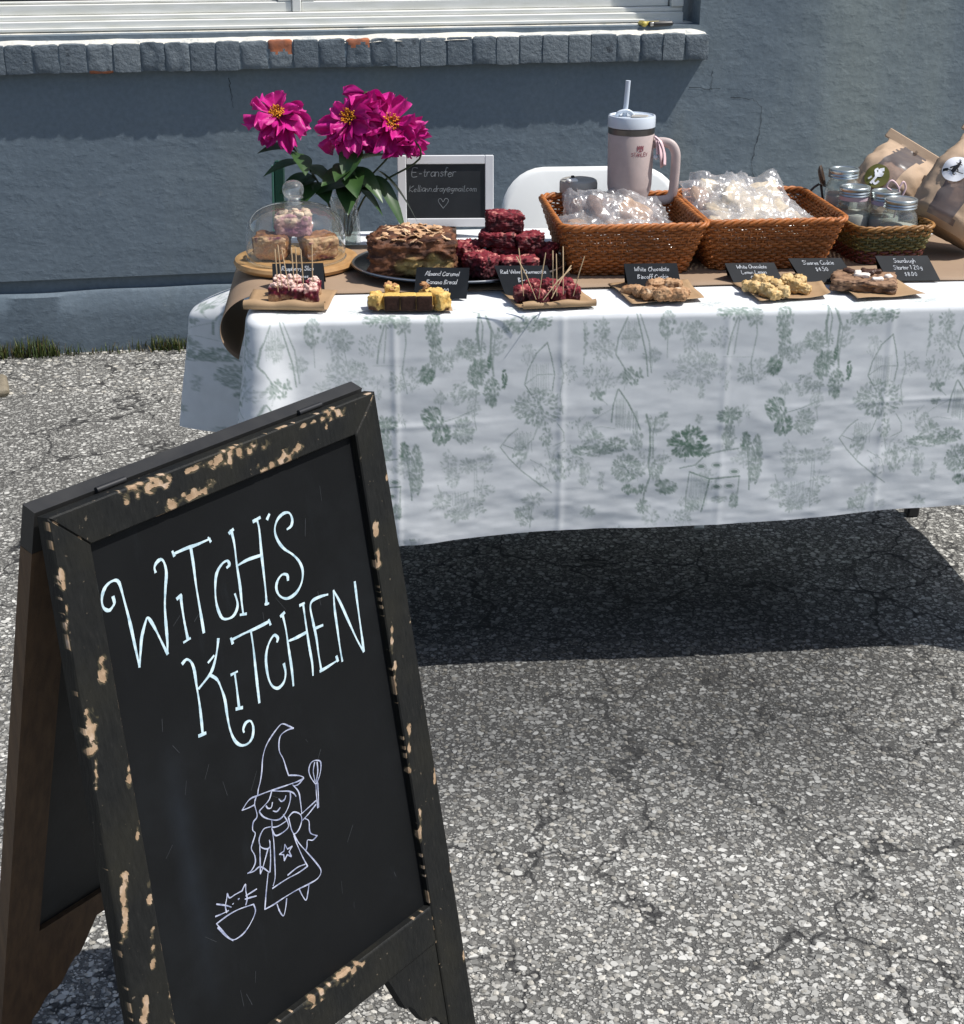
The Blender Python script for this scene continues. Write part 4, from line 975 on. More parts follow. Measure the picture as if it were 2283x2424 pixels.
# --- chalk price cards, folded to stand
def card(px, py, w_, h_, lean, yaw, lines, label, shear=0.0, cut=False):
    p = at(px, py, ZP + .0005)
    rt = thing('price_card', label, 'price card', p, yaw, 'chalk price cards')
    top = Vector((shear, h_*math.sin(lean), h_*math.cos(lean))); T_ = .0011
    def quadpanel(name, b0, b1, t1, t0, off):
        n_ = (Vector(b1)-Vector(b0)).cross(Vector(t0)-Vector(b0)).normalized()*T_
        m_ = MB(); V = [Vector(q) for q in (b0, b1, t1, t0)]; V += [v - n_ for v in V]
        m_.add(V, [(0, 1, 2, 3), (7, 6, 5, 4), (0, 4, 5, 1), (1, 5, 6, 2), (2, 6, 7, 3), (3, 7, 4, 0)]); return m_.build(name, M['card_black'], rt)
    quadpanel('front_leaf', (-w_/2, 0, 0), (w_/2, 0, 0), (w_/2+top.x, top.y, top.z), (-w_/2+top.x, top.y, top.z), 0)
    quadpanel('back_leaf', (-w_/2+top.x, top.y+.001, top.z-.0006), (w_/2+top.x, top.y+.001, top.z-.0006), (w_/2, 2*top.y+.004, 0), (-w_/2, 2*top.y+.004, 0), 0)
    tx = MB()
    for k, (s_, sz) in enumerate(lines): write(tx, s_, 0, h_*(.80 - .27*k) - sz/2, sz, .0010, seed=k+int(px), slant=.2)
    ex = Vector((1, 0, 0)); ey = top/h_; nn = ex.cross(ey).normalized()
    tx.v = [tuple(ex*a + ey*b + nn*.0007) for (a, b, c_) in tx.v]
    tx.build('chalk_lettering', M['chalk_card'], rt)
card(708, 688, .098, .056, .62, .06, [('Raspberry Slice', .008), ('and Scones', .007)], 'chalk price card behind the raspberry squares, under the glass dome', -.002)
card(1042, 706, .100, .060, .55, -.05, [('Almond Caramel', .0085), ('Banana Bread', .0085), ('$12.00', .008)], 'chalk price card reading almond caramel banana bread', .004)
card(1262, 702, .100, .062, .60, .02, [('Red Velvet Cheesecake', .0075), ('Brownie', .0085), ('$4.00', .008)], 'chalk price card reading red velvet, beside the sloping picks', -.022)
card(1553, 690, .102, .056, .55, .05, [('White Chocolate', .0085), ('Biscoff Cookie', .0085), ('$4.00', .008)], 'chalk price card under the first large basket, behind tan cookie pieces', -.008)
card(1797, 669, .098, .044, .75, .06, [('White Chocolate', .0075), ('Lemon Lemon', .0075), ('Cookie', .007)], 'chalk price card under the second large basket, behind pale lemon pieces', -.014)
card(1966, 667, .105, .052, .72, .03, [("S'mores Cookie", .0085), ('$4.50', .008)], 'chalk price card between the second large basket and the small jar basket', -.026)
card(2165, 664, .104, .054, .70, .03, [('Sourdough', .0085), ('Starter 120g', .0085), ('$8.00', .008)], 'rightmost chalk price card, in front of the small jar basket', -.020)

# --- round board, glass dome and scones
bp = at(703, 627, ZP); bp.y += .0
brd = MB(); brd.lathe([(0, 0), (.116, 0), (.124, .004), (.127, .010), (.124, .0165), (.118, .018), (.112, .0155), (.108, .0152), (0, .0152)], 64)
tag(brd.build('serving_board', M['board_wood'], None, 40, bp), 'round light wood serving board under the glass dome', 'serving board')
dm = thing('glass_dome', 'clear glass cake dome with round knob on the wooden board', 'cake dome', bp + Vector((0, 0, .0158)))
d_ = MB(); prof = [(.100, 0), (.1005, .03), (.0985, .058), (.092, .078), (.078, .094), (.056, .104), (.030, .109), (.010, .111), (0, .1112)]
prof_s = spline(prof, 4)
d_.lathe(prof_s, 56); d_.tube([(.1005*math.cos(a), .1005*math.sin(a), .002) for a in np.linspace(0, 2*math.pi, 48, endpoint=False)], .0022, 6, True)
d_.build('dome', M['glass'], dm, True)
d_ = MB(); d_.lathe(spline([(.014, .109), (.012, .116), (.011, .120), (.018, .126), (.0215, .135), (.020, .146), (.012, .154), (0, .1565)], 4), 28); d_.lathe([(.0195, .121), (.0195, .123), (.0105, .124)], 28); d_.build('knob', M['vase_glass'], dm, True)
def scone(V, U, s):
    z = V[:, 2]/max(V[:, 2].max(), 1e-6)
    c = mixc(C(.14, .048, .014), C(.34, .150, .045), .5+fbm(V*60, s, 3)*1.5)
    cut = (U[:, 1] < -.9)
    cr = mixc(C(.58, .38, .20), C(.52, .28, .16), .5+fbm(V*140, s+3, 3)); cr = mixc(cr, C(.16, .02, .05), (fbm(V*55+4, s+6, 3)-.15)*5)
    c = np.where(cut[:, None], cr, c)
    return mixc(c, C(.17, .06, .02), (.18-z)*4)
def scone_top(V, U, s):
    z = V[:, 2]/max(V[:, 2].max(), 1e-6)
    c = mixc(C(.50, .30, .26), C(.30, .12, .17), .5+fbm(V*70, s, 3)*1.6)
    c = mixc(c, C(.74, .54, .38), (fbm(V*90+2, s+2, 3)+z-.75)*4)
    return mixc(c, C(.14, .03, .06), (fbm(V*45+7, s+6, 2)-.32)*5*(z < .6))
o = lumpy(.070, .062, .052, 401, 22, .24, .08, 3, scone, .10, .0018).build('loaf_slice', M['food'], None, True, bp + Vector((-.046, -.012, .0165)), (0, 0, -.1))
tag(o, 'golden brown berry loaf slice at left under the glass dome', 'cake')
o = lumpy(.070, .060, .050, 405, 22, .24, .08, 3, scone, .10, .0018).build('loaf_slice', M['food'], None, True, bp + Vector((.046, -.006, .0165)), (0, 0, .45))
tag(o, 'glossy brown loaf slice at right under the glass dome', 'cake')
o = lumpy(.074, .060, .044, 409, 22, .22, .08, 3, scone_top, 0, .0018).build('loaf_slice', M['food'], None, True, bp + Vector((-.003, .002, .0625)), (0, 0, .1))
tag(o, 'pale crumble topped berry slice stacked on the others under the dome', 'cake')
for k in range(12):
    lumpy(.016, .014, .010, 420+k, 4, .8, .25, 2, lambda V, U, s: np.tile(C(.76, .58, .42)*(.85+.3*random.Random(s).random()), (len(V), 1))).build('crumble', M['food'], o, True, (rng.uniform(-.03, .03), rng.uniform(-.024, .024), .039), (rng.random(), rng.random(), rng.random()*3))

# slim green upright behind the dome
gp_ = at(650, 560, ZC); gp_.y = 3.27; gp_.x = -.453
gr = thing('green_case', 'slim dark green upright case standing behind the glass dome', 'case', gp_, math.radians(8))
m_ = MB(); m_.box((.004, 0, .079), (.024, .02, .158), .003, Matrix.Rotation(.03, 4, 'Y')); m_.build('body', M['green_dark'], gr, 40)
m_ = MB(); m_.box((-.0105, -.0075, .077), (.0045, .006, .15), .001, Matrix.Rotation(.03, 4, 'Y')); m_.build('edge_strip', M['green_light'], gr, 40)
m_ = MB(); m_.box((.005, 0, .1595), (.02, .016, .004), .001, Matrix.Rotation(.03, 4, 'Y')); m_.build('cap', M['green_dark'], gr, 40)

# --- platter with banana bread and red velvet brownies
pp = at(1090, 640, ZP); 
pm = MB(); pr = [(0, .004), (.155, .004), (.165, .006), (.172, .011), (.182, .014), (.208, .016), (.215, .0165), (.2185, .0185), (.2175, .0205), (.212, .0195), (.206, .0185), (.184, .017), (.172, .0135), (.160, .0085), (0, .0075)]
pm.lathe(pr, 96, None, None, 0, None, 1, .80)
M['pewter'] = plain('pewter', (.10, .10, .10), .25, (.06, .06, .06), 20, metal=1.0)
pt = pm.build('serving_platter', M['pewter'], None, 30, pp, (0, 0, TYAW)); tag(pt, 'large oval dark metal platter holding loaf and red brownies', 'platter')
bd = MB()
bd.tube([(.2145*math.cos(a), .2145*.80*math.sin(a), .0205) for a in np.linspace(0, 2*math.pi, 96, endpoint=False)], .0024, 6, True); bd.build('rim_bead', M['steel'], pt, True)
zpl = ZP + .0085
def loaf(V, U, s):
    z = V[:, 2]/max(V[:, 2].max(), 1e-6)
    st = fbm(V*np.array([40, 40, 160])+3, s, 4)
    c = mixc(C(.045, .016, .008), C(.16, .062, .026), .42+st*1.5)
    cut = np.clip(1.25 - ((V[:, 0]-.022)/.058)**2 - ((z-.30)/.34)**2 + fbm(V*45+9, s+12, 3)*.9, 0, 1)*(U[:, 1] < -.8)
    cr = mixc(C(.56, .40, .14), C(.34, .20, .08), .45+fbm(V*90, s+4, 3)*1.4); cr = mixc(cr, C(.12, .05, .02), (z-.55+fbm(V*50, s+8, 2)*.5)*3)
    return mixc(c, cr, cut)
lp = at(975, 662, zpl); lp.y += .062
lf = lumpy(.168, .120, .082, 501, 44, .26, .075, 5.5, loaf, 0, .0022, .0055).build('banana_loaf', M['food'], None, True, lp, (0, 0, .06))
tag(lf, 'half banana loaf with dark crust and toasted almonds on the platter', 'cake')
fl = None
for k in range(92):
    a = rng.uniform(-.074, .074); b = rng.uniform(-.052, .054)
    if fl is None or k < 6:
        q = lumpy(.020, .011, .0022, 520+k, 5, .5, .5, 2.5, lambda V, U, s: mixc(C(.42, .24, .12), C(.68, .46, .28), .5+fbm(V*120, s, 2)+random.Random(s).uniform(-.4, .4)))
        o = q.build('almond_slice', M['food'], lf, True); fl = fl or []; fl.append(o.data)
    else: o = bpy.data.objects.new('almond_slice', fl[k % 6]); COL.objects.link(o); o.parent = lf
    edge_ = max(abs(a)/.068, abs(b)/.05)
    o.location = (a, b, .081 + rng.uniform(-.002, .004) - .010*max(0, edge_-.75)/.25); o.rotation_euler = (rng.uniform(-.5, .5), rng.uniform(-.5, .5), rng.uniform(0, 6)); sc_ = rng.uniform(.7, 1.15); o.scale = (sc_, sc_, 1)
def brownie(px, py, z0, w_, d_, h_, rz, seed, label, dy=.02):
    p = at(px, py, z0); p.y += dy
    o = lumpy(w_, d_, h_, seed, 16, .26, .12, 4.2, velvet).build('red_velvet_brownie', M['food_moist'], None, True, p, (rng.uniform(-.06, .06), rng.uniform(-.06, .06), rz))
    tag(o, label, 'brownie', 'red velvet brownies on the platter'); return p
h1 = .042
cx0 = at(1195, 655, zpl)
def brw(dx, dy, z0, w_, d_, h_, rz, seed, label):
    o = lumpy(w_, d_, h_, seed, 26, .20, .11, 4.2, velvet, 0, .0030).build('red_velvet_brownie', M['food'], None, True, Vector((cx0.x+dx, cx0.y+dy, z0)), (rng.uniform(-.05, .05), rng.uniform(-.05, .05), rz))
    tag(o, label, 'brownie', 'red velvet brownies on the platter')
brw(-.045, .012, zpl, .056, .062, .044, .75, 601, 'front left red velvet brownie, corner towards the viewer')
brw(.028, .022, zpl, .074, .060, .036, .1, 602, 'flat red velvet brownie lowest at the front of the stack')
brw(-.072, .075, zpl, .058, .062, .052, -.2, 603, 'leftmost red velvet brownie, beside the banana loaf')
brw(.005, .085, zpl, .075, .070, .050, .2, 604, 'red velvet brownie at the bottom middle of the stack')
brw(.072, .075, zpl, .060, .066, .048, -.35, 605, 'rightmost red velvet brownie near the first large basket')
brw(-.012, .070, zpl+.046, .070, .060, .030, -.1, 606, 'second layer red velvet brownie on the left of the stack')
brw(.048, .066, zpl+.044, .058, .056, .028, .25, 607, 'second layer red velvet brownie on the right of the stack')
brw(.000, .082, zpl+.073, .072, .062, .038, .12, 608, 'topmost red velvet brownie crowning the stack')

# --- cut glass vase with peonies
vp = Vector((-.295, 3.155, ZC))
vz = thing('glass_vase', 'cut glass vase holding the magenta peonies', 'vase', vp)
def vmod(a, z): return 1 + .035*abs(math.sin(a*7 + z*38)) + .02*math.sin(a*14 - z*60)
m_ = MB(); vprof = spline([(.026, 0), (.031, .004), (.033, .03), (.030, .065), (.0285, .085), (.033, .102), (.038, .112)], 5)
m_.lathe(vprof, 84, None, None, 0, vmod); m_.lathe([(max(r-.004, .001), z+.006*(1-z/.112)) for r, z in vprof][::-1], 84); m_.lathe([(0, .001), (.026, 0)], 84)
m_.build('body', M['vase_glass'], vz, True)
m_ = MB(); m_.lathe([(0, .008), (.026, .008), (.028, .03), (.0255, .062), (0, .062)], 32); m_.build('water', thin_glass('water', (.80, .86, .84), .6, .01, .05, (.6, .66, .62)), vz, True)

def petal_mesh(seed, ln, wd, cup, ruff, curl):
    nu, nv = 11, 9; V = []; Cc = []; r = random.Random(seed); ph = r.uniform(0, 6)
    for i in range(nu):
        u = i/(nu-1)
        for j in range(nv):
            v = -1 + 2*j/(nv-1)
            wv = wd*(math.sin(math.pi*min(u*.70+.10, .97))**.75)*(.55+.45*u)
            tipn = 1 - .10*u*abs(v)**1.5 - .05*u*u*math.sin(v*8+ph)
            x = ln*u*tipn; y = v*wv*.5
            z = cup*(v*v)*wv*.7 + curl*ln*u*u + ruff*ln*(.25+u)*u*math.sin(v*5.2+ph+u*4)*.22
            V.append((x, y, z)); k = .5+.5*math.sin(v*17+ph)*.4
            base = np.array([.56, .008, .235])*(.78+.35*k) + np.array([.14, .03, .10])*max(0, u-.55)*1.2
            Cc.append(tuple(base*(.55+.45*min(1, u*2.2+.2))))
    m = MB(); m.add(V, [tuple(int(q) for q in f) for f in grid_quads(nu, nv)], None, Cc)
    o = m.build('petal', M['petal'], None, True); d = o.data; bpy.data.objects.remove(o); return d
PET = [petal_mesh(k, .066+.008*(k % 3), .046+.006*(k % 4), .5-.12*(k % 3), .5+.18*(k % 3), .12-.10*(k % 4)) for k in range(9)]
def leaf_obj(parent, p, d, ln, wd, roll=0.0, droop=.25):
    d = Vector(d).normalized(); up = Vector((0, 0, 1)); s_ = d.cross(up)
    s_ = s_.normalized() if s_.length > .05 else Vector((1, 0, 0)); n_ = s_.cross(d)
    s2 = s_*math.cos(roll) + n_*math.sin(roll); n2 = n_*math.cos(roll) - s_*math.sin(roll)
    nu, nv = 12, 5; V = []
    for i in range(nu):
        u = i/(nu-1); w2 = wd*.5*(math.sin(math.pi*u**.8)**.9 if 0 < u < 1 else .02)
        c_ = Vector(p) + d*(ln*u) - Vector((0, 0, 1))*(droop*ln*u*u)
        for j in range(nv):
            v = -1+2*j/(nv-1); V.append(c_ + s2*(v*w2) + n2*(.28*w2*abs(v)**1.4))
    m = MB(); m.add(V, [tuple(int(q) for q in f) for f in grid_quads(nu, nv)]); return m.build('leaf', M['leaf'], parent, True)
def peony(head, facing, label, npet, size, stem_foot, leaves, seed, droopy=.0, bend=.02, stamens=True, spread=(55, 105)):
    r = random.Random(seed); head = Vector(head)
    rt = thing('peony', label, 'flower', vp + Vector((0, 0, .02)), 0, 'peonies in the vase'); off = vp + Vector((0, 0, .02))
    foot = Vector(stem_foot); hl = head - off
    pts = [foot, foot*.4 + hl*.35 + Vector((0, 0, .02)), foot*.1 + hl*.72 + Vector((bend, 0, .01)), hl]
    m = MB(); m.tube(spline([tuple(p) for p in pts], 6), .0021, 8); m.build('stem', M['stem'], rt, True)
    fz = Vector(facing).normalized(); fx = fz.orthogonal().normalized(); fy = fz.cross(fx)
    B = Matrix((fx, fy, fz)).transposed()
    for k in range(npet):
        lay = k/npet; a = k*2.399 + r.uniform(-.2, .2); el = math.radians(spread[0] + (spread[1]-spread[0])*lay + r.uniform(-10, 10))   # angle away from the facing axis
        d = B @ Vector((math.cos(a)*math.sin(el), math.sin(a)*math.sin(el), math.cos(el)))
        d = (d - Vector((0, 0, droopy*(.4+lay)))).normalized()
        o = bpy.data.objects.new('petal', PET[r.randrange(len(PET))]); COL.objects.link(o); o.parent = rt
        n_ = (fz - d*fz.dot(d)); n_ = n_.normalized() if n_.length > .05 else d.orthogonal().normalized()
        y_ = n_.cross(d); R = Matrix((d, y_, n_)).transposed(); sc = size*r.uniform(.85, 1.12)*(.72+.36*lay)
        o.matrix_basis = Matrix.Translation(hl + d*.002 - fz*.006*lay) @ R.to_4x4() @ Matrix.Rotation(r.uniform(-.5, .5), 4, 'X') @ Matrix.Scale(sc, 4)
    if stamens:
        m = MB()
        for k in range(80):
            a = r.uniform(0, 6.28); q = math.sqrt(r.random())*.014*size; ht = r.uniform(.008, .016)
            p0 = hl + B @ Vector((q*.6*math.cos(a), q*.6*math.sin(a), .002)); p1 = hl + B @ Vector((q*1.25*math.cos(a), q*1.45*math.sin(a), ht))
            m.tube([p0, p1*.85+p0*.15, p1], [.0004, .0007, .0016], 5)
        m.build('stamens', M['stamen'], rt, True)
    m = MB(); m.tube([hl - fz*.014, hl - fz*.006, hl + fz*.004], [.003, .009, .006], 10); m.build('calyx', M['stem'], rt, True)
    for (q, d, ln, wd, ro, dr) in leaves:
        i = min(int(q*2.999), 2); f = q*3-i; p = Vector(pts[i])*(1-f)+Vector(pts[i+1])*f
        leaf_obj(rt, p, d, ln, wd, ro, dr)
    return rt
peony((-.423, 3.13, 1.026), (-.05, -.72, .68), 'magenta peony with yellow centre, leftmost and apart from the others', 15, .92, (-.008, 0, .0), [(.88, (.5, -.2, -.75), .060, .026, .4, .1), (.62, (-1, -.3, .35), .085, .044, .2, .35), (.60, (.2, -.6, -.1), .075, .046, .3, .3), (.52, (-.9, -.4, .05), .09, .048, .1, .3), (.5, (.5, -.7, .1), .07, .05, .2, .4), (.45, (.7, -.4, .1), .055, .036, -.3, .3), (.98, (1, .2, .15), .05, .02, .2, .2), (.42, (-.8, -.5, -.15), .080, .046, .2, .25), (.36, (-.3, -.8, -.1), .075, .048, .0, .35), (.38, (-.9, -.1, .0), .07, .044, .5, .3), (.34, (.3, -.8, .05), .07, .046, -.2, .45)], 3, .36, -.01)
peony((-.272, 3.105, 1.022), (-.28, -.80, .55), 'magenta peony with open yellow centre in the middle of the bunch', 17, 1.0, (0, -.006, .0), [(.55, (.9, -.3, .35), .095, .044, .25, .15), (.5, (.6, -.5, -.2), .090, .044, -.2, .45), (.46, (-.6, -.7, .0), .085, .05, .3, .2), (.72, (-.15, -.4, -.35), .08, .05, .2, .2), (.52, (-.3, -.8, .1), .085, .052, .0, .35), (.48, (.2, -.9, -.1), .085, .052, -.3, .4), (.36, (.85, -.4, -.1), .085, .046, .2, .6), (.34, (.1, -.9, -.05), .08, .048, .1, .5), (.37, (.7, -.6, .15), .08, .046, -.3, .3), (.36, (-.8, -.5, .1), .075, .046, .3, .3)], 5, .48, .02)
peony((-.190, 3.125, 1.008), (.30, -.72, .55), 'drooping magenta peony at the right of the bunch, centre half hidden', 19, 1.0, (.008, .002, .0), [(.5, (.9, -.2, -.5), .10, .034, .4, .6), (.45, (.75, -.5, -.35), .095, .032, -.4, .9), (.4, (-.3, -.8, .1), .07, .04, .1, .3), (.62, (.5, -.5, .45), .06, .03, .3, .2)], 7, .58, .03)
peony((-.240, 3.165, 1.062), (.05, .50, .85), 'uppermost peony turned away showing its green calyx', 8, .90, (.004, .006, .0), [(.5, (.3, .5, .5), .07, .03, .2, .3)], 9, .25, .01, False, (75, 130))
peony((-.152, 3.135, .985), (.75, -.35, -.1), 'small magenta peony hanging lowest at the right edge of the bunch', 8, .72, (.01, .006, .0), [], 12, .55, .06, False, (45, 85))

# --- small white framed chalkboard on a wood foot
fp = Vector((-.079, 3.235, ZC)); 
fr = thing('framed_chalkboard', 'small white framed chalkboard with E transfer note and heart', 'chalkboard', fp, math.radians(1.5))
tl = Matrix.Translation((0, 0, .024)) @ Matrix.Rotation(math.radians(-7), 4, 'X')
FW, FH, FB = .209, .153, .0185
for (nm, c_, d_) in (('frame_top', (0, 0, FH-FB/2), (FW-2*FB-.0006, .012, FB)), ('frame_bottom', (0, 0, FB/2), (FW-2*FB-.0006, .012, FB)), ('frame_side', (-FW/2+FB/2, 0, FH/2), (FB, .013, FH)), ('frame_side', (FW/2-FB/2, 0, FH/2), (FB, .013, FH))):
    m_ = MB(); m_.box(c_, d_, .0012, tl); m_.build(nm, M['white_paint'], fr, 30)
m_ = MB(); m_.box((0, .001, FH/2), (FW-2*FB+.004, .006, FH-2*FB+.004), 0, tl); m_.build('slate_panel', M['slate'], fr)
tx = MB(); write(tx, 'E-transfer', -.073, .108, .0185, .0012, 3, .12, False); write(tx, 'Kelliann.dray@gmail.com', -.080, .076, .0132, .0010, 4, .2, False)
hx, hy = -.006, .052
tx.ribbon(spline([(hx, hy-.012), (hx-.010, hy+.002), (hx-.009, hy+.008), (hx-.004, hy+.008), (hx, hy+.002), (hx+.005, hy+.009), (hx+.011, hy+.007), (hx+.010, hy), (hx, hy-.012)], 4), .0010)
tx.v = [tuple(tl @ Vector((a, -.0024, b))) for a, b, _ in tx.v]; tx.build('chalk_lettering', M['chalk_faint'], fr)
m_ = MB(); m_.box((-.020, .012, .0115), (.085, .07, .0225), .002); m_.build('foot', M['walnut'], fr, 30)

# --- insulated tumbler with straw
mg = thing('tumbler', 'large pale pink handled tumbler with clear lid and straw', 'tumbler', (.312, 3.150, ZC), math.radians(-12))
m_ = MB(); prof = [(0, 0), (.036, 0), (.0375, .003), (.039, .10), (.041, .112), (.0455, .124), (.0468, .134), (.0485, .238), (.0478, .240)]
m_.lathe(prof, 56); m_.build('body', M['tumbler_pink'], mg, 35)
m_ = MB(); m_.lathe([(.0475, .2395), (.0485, .2405), (.0485, .2515), (.0475, .2525), (.044, .2525)], 56); m_.build('steel_band', M['dark_steel'], mg, 35)
m_ = MB(); m_.lathe([(.0480, .2528), (.0495, .2540), (.0497, .2740), (.0485, .2765), (.0455, .2770), (.0440, .2745), (0, .2740)], 56); ld = m_.build('lid', M['lid_clear'], mg, 35)
m_ = MB(); m_.tube(spline([(-.030, -.012, .272), (-.026, -.014, .282), (-.012, -.010, .2855), (-.002, -.006, .282), (.004, -.004, .274)], 5), .0052, 8, squash=.7); m_.build('straw_collar', M['lid_clear'], ld, True)
m_ = MB(); m_.box((.018, -.016, .2765), (.034, .022, .004), .0015); m_.build('sip_flap', M['beige_plastic'], ld, 35)
m_ = MB(); m_.tube([(-.0165, -.004, .262), (-.0125, -.004, .300), (-.0100, -.004, .346)], .0052, 14); m_.build('straw', M['straw'], mg, 40)
hp = spline([(.040, 0, .216), (.060, 0, .223), (.082, 0, .220), (.0935, 0, .205), (.0955, 0, .180), (.0945, 0, .150), (.0925, 0, .120), (.084, 0, .106), (.062, 0, .101), (.040, 0, .100)], 6)
m_ = MB(); m_.tube(hp, .0062, 12, squash=1.6); m_.build('handle', M['tumbler_pink'], mg, True)
lg = MB(); write(lg, 'STANLEY', 0, 0, .0072, .0011, 2, .0)
for (a, b, c_, d_) in ((-.006, .012, -.002, .021), (.006, .012, .002, .021), (-.007, .020, -.001, .016), (.007, .020, .001, .016), (-.006, .012, -.006, .021), (.006, .012, .006, .021), (-.003, .0105, .003, .0105), (0, .012, 0, .02)): lg.ribbon([(a, b), (c_, d_)], .0022)
def oncyl(a, b):
    r = .0484 + .0006; z = .199 + b; r = .0468 + (z-.134)/(.104)*.0017 + .0005; an = -math.pi/2 + (a+.016)/r + math.radians(12); return (r*math.cos(an), r*math.sin(an), z)
lg.v = [oncyl(a, b) for a, b, _ in lg.v]; lg.build('logo', M['logo'], mg)
m_ = MB()
for k, (dx, ln, tw) in enumerate(((0, .036, .003), (.008, .062, -.004), (.014, .058, .004))):
    m_.tube(spline([(.050, -.006, .236), (.056+dx*.5, -.011, .226), (.058+dx, -.013+tw, .236-ln*.6), (.060+dx, -.012-tw, .236-ln)], 5), [.0035]*5+[.0055]*5+[.0065]*6, 7, squash=.3)
m_.build('ribbon', M['ribbon_pink'], mg, True)
m_ = MB(); m_.lathe(spline([(0, -.006), (.005, -.003), (.006, 0), (.005, .003), (0, .006)], 3), 14, Matrix.Translation((.055, -.013, .194))); m_.build('bead', M['lid_clear'], mg, True)

# --- grey beige canister behind the first basket
cn = thing('canister', 'short grey beige canister with flip lid behind the first large basket', 'canister', (.206, 3.175, ZC), .3)
m_ = MB(); m_.lathe([(0, 0), (.036, 0), (.0385, .004), (.0395, .11), (.0385, .112)], 44); m_.build('body', M['beige_plastic'], cn, 35)
m_ = MB(); m_.lathe([(.0385, .1125), (.0405, .114), (.0405, .132), (.0385, .1375), (.035, .1395), (0, .1400)], 44); m_.build('lid', M['beige_plastic'], cn, 35)
m_ = MB(); m_.box((-.022, -.02, .141), (.022, .016, .007), .002); m_.build('flip_tab', M['white_plastic'], cn, 35)
m_ = MB(); m_.box((-.018, -.012, .1475), (.007, .005, .005), .001); m_.build('button', M['black_plastic'], cn, 35)

# ------------------------------------------------------------------ wicker baskets
def basket(name, label, cat, loc, rz, w0, d0, w1, d1, h, pal, nst=(20, 22), rowh=.0056, rr=.0031, rimr=.0062, group=None, rimpal=None):
    rt = thing(name, label, cat, loc, rz, group)
    def ring(t, npts, rc=.03):
        a = (w0+(w1-w0)*t)/2; b = (d0+(d1-d0)*t)/2; per = []
        segs = [((a-rc, -b), (a, -b+rc), -90), ((a, b-rc), (a-rc, b), 0), ((-a+rc, b), (-a, b-rc), 90), ((-a, -b+rc), (-a+rc, -b), 180)]
        P = []
        cs = [(a-rc, -b+rc, -90), (a-rc, b-rc, 0), (-a+rc, b-rc, 90), (-a+rc, -b+rc, 180)]
        for (cx_, cy_, a0) in cs:
            for k in range(7):
                q = math.radians(a0+15*k); P.append((cx_+rc*math.cos(q), cy_+rc*math.sin(q), math.cos(q), math.sin(q)))
        P = np.array(P+[P[0]]); L_ = np.concatenate([[0], np.cumsum(np.hypot(np.diff(P[:, 0]), np.diff(P[:, 1])))])
        u = np.linspace(0, L_[-1], npts, endpoint=False)
        return np.stack([np.interp(u, L_, P[:, k]) for k in range(4)], 1)
    NS = 2*(nst[0]+nst[1]); rows = int(h/rowh); r = random.Random(int(loc[0]*1000))
    wv = MB()
    for k in range(rows):
        t = (k+.5)/rows; R = ring(t, NS*4); sgn = 1 if k % 2 else -1
        ph = np.arange(NS*4)/4*math.pi
        off = .0028*sgn*np.cos(ph); P = [(R[i, 0]+R[i, 2]*off[i], R[i, 1]+R[i, 3]*off[i], t*h + .0006*math.sin(i*.7+k)) for i in range(NS*4)]
        base = np.array(pal(t)); colr = base*r.uniform(.72, 1.22)
        wv.tube(P, rr, 5, True, col=tuple(colr))
    o = wv.build('weave', M['wicker'], rt, True); o['kind'] = 'stuff'
    st = MB(); R0_ = ring(0, NS); R1_ = ring(1, NS)
    for i in range(NS):
        st.tube([(R0_[i, 0], R0_[i, 1], 0), (R1_[i, 0], R1_[i, 1], h)], .0021, 5, col=tuple(np.array(pal(.5))*.8))
    o = st.build('stakes', M['wicker'], rt, True); o['kind'] = 'stuff'
    rm = MB(); n_ = NS*4; R = ring(1, n_)
    for s_ in range(3):
        P = []
        for i in range(n_):
            a = i*.42 + s_*2.094; q = rimr*.62
            P.append((R[i, 0]+R[i, 2]*q*math.cos(a), R[i, 1]+R[i, 3]*q*math.cos(a), h + rimr*.5 + q*math.sin(a)))
        rm.tube(P, rimr*.62, 6, True, col=tuple(np.array((rimpal or pal)(1.0))*(.9+.14*s_)))
    rm.build('braided_rim', M['wicker'], rt, True)
    fl_ = MB(); R = ring(0, 60); fl_.prism([(p[0], p[1]) for p in R], .001, .005, None, tuple(np.array(pal(0))*.7)); fl_.build('base', M['wicker'], rt)
    return rt
orange = lambda t: (.36, .120, .028)
cin = Vector((.284, 3.015, ZP)); BR = math.radians(5.5)
basket('wicker_basket', 'large orange brown wicker basket of bagged cookies, nearest the tumbler', 'basket', cin, BR, .232, .245, .292, .318, .100, orange, group='large wicker baskets')
cin2 = Vector((.565, 3.062, ZP)); BR2 = math.radians(6.0)
basket('wicker_basket', 'large orange brown wicker basket beside the jar basket, bags heaped high', 'basket', cin2, BR2, .236, .245, .294, .318, .100, orange, group='large wicker baskets')
tri = lambda t: (.12, .028, .020) if t < .42 else ((.12, .105, .030) if t < .80 else (.24, .12, .03))
cin3 = Vector((.822, 3.075, ZP)); BR3 = math.radians(10)
basket('small_basket', 'small red and green banded basket holding the mason jars', 'basket', cin3, BR3, .135, .19, .168, .225, .074, tri, (11, 14), .0056, .0030, .0048, rimpal=lambda t: (.27, .13, .035))

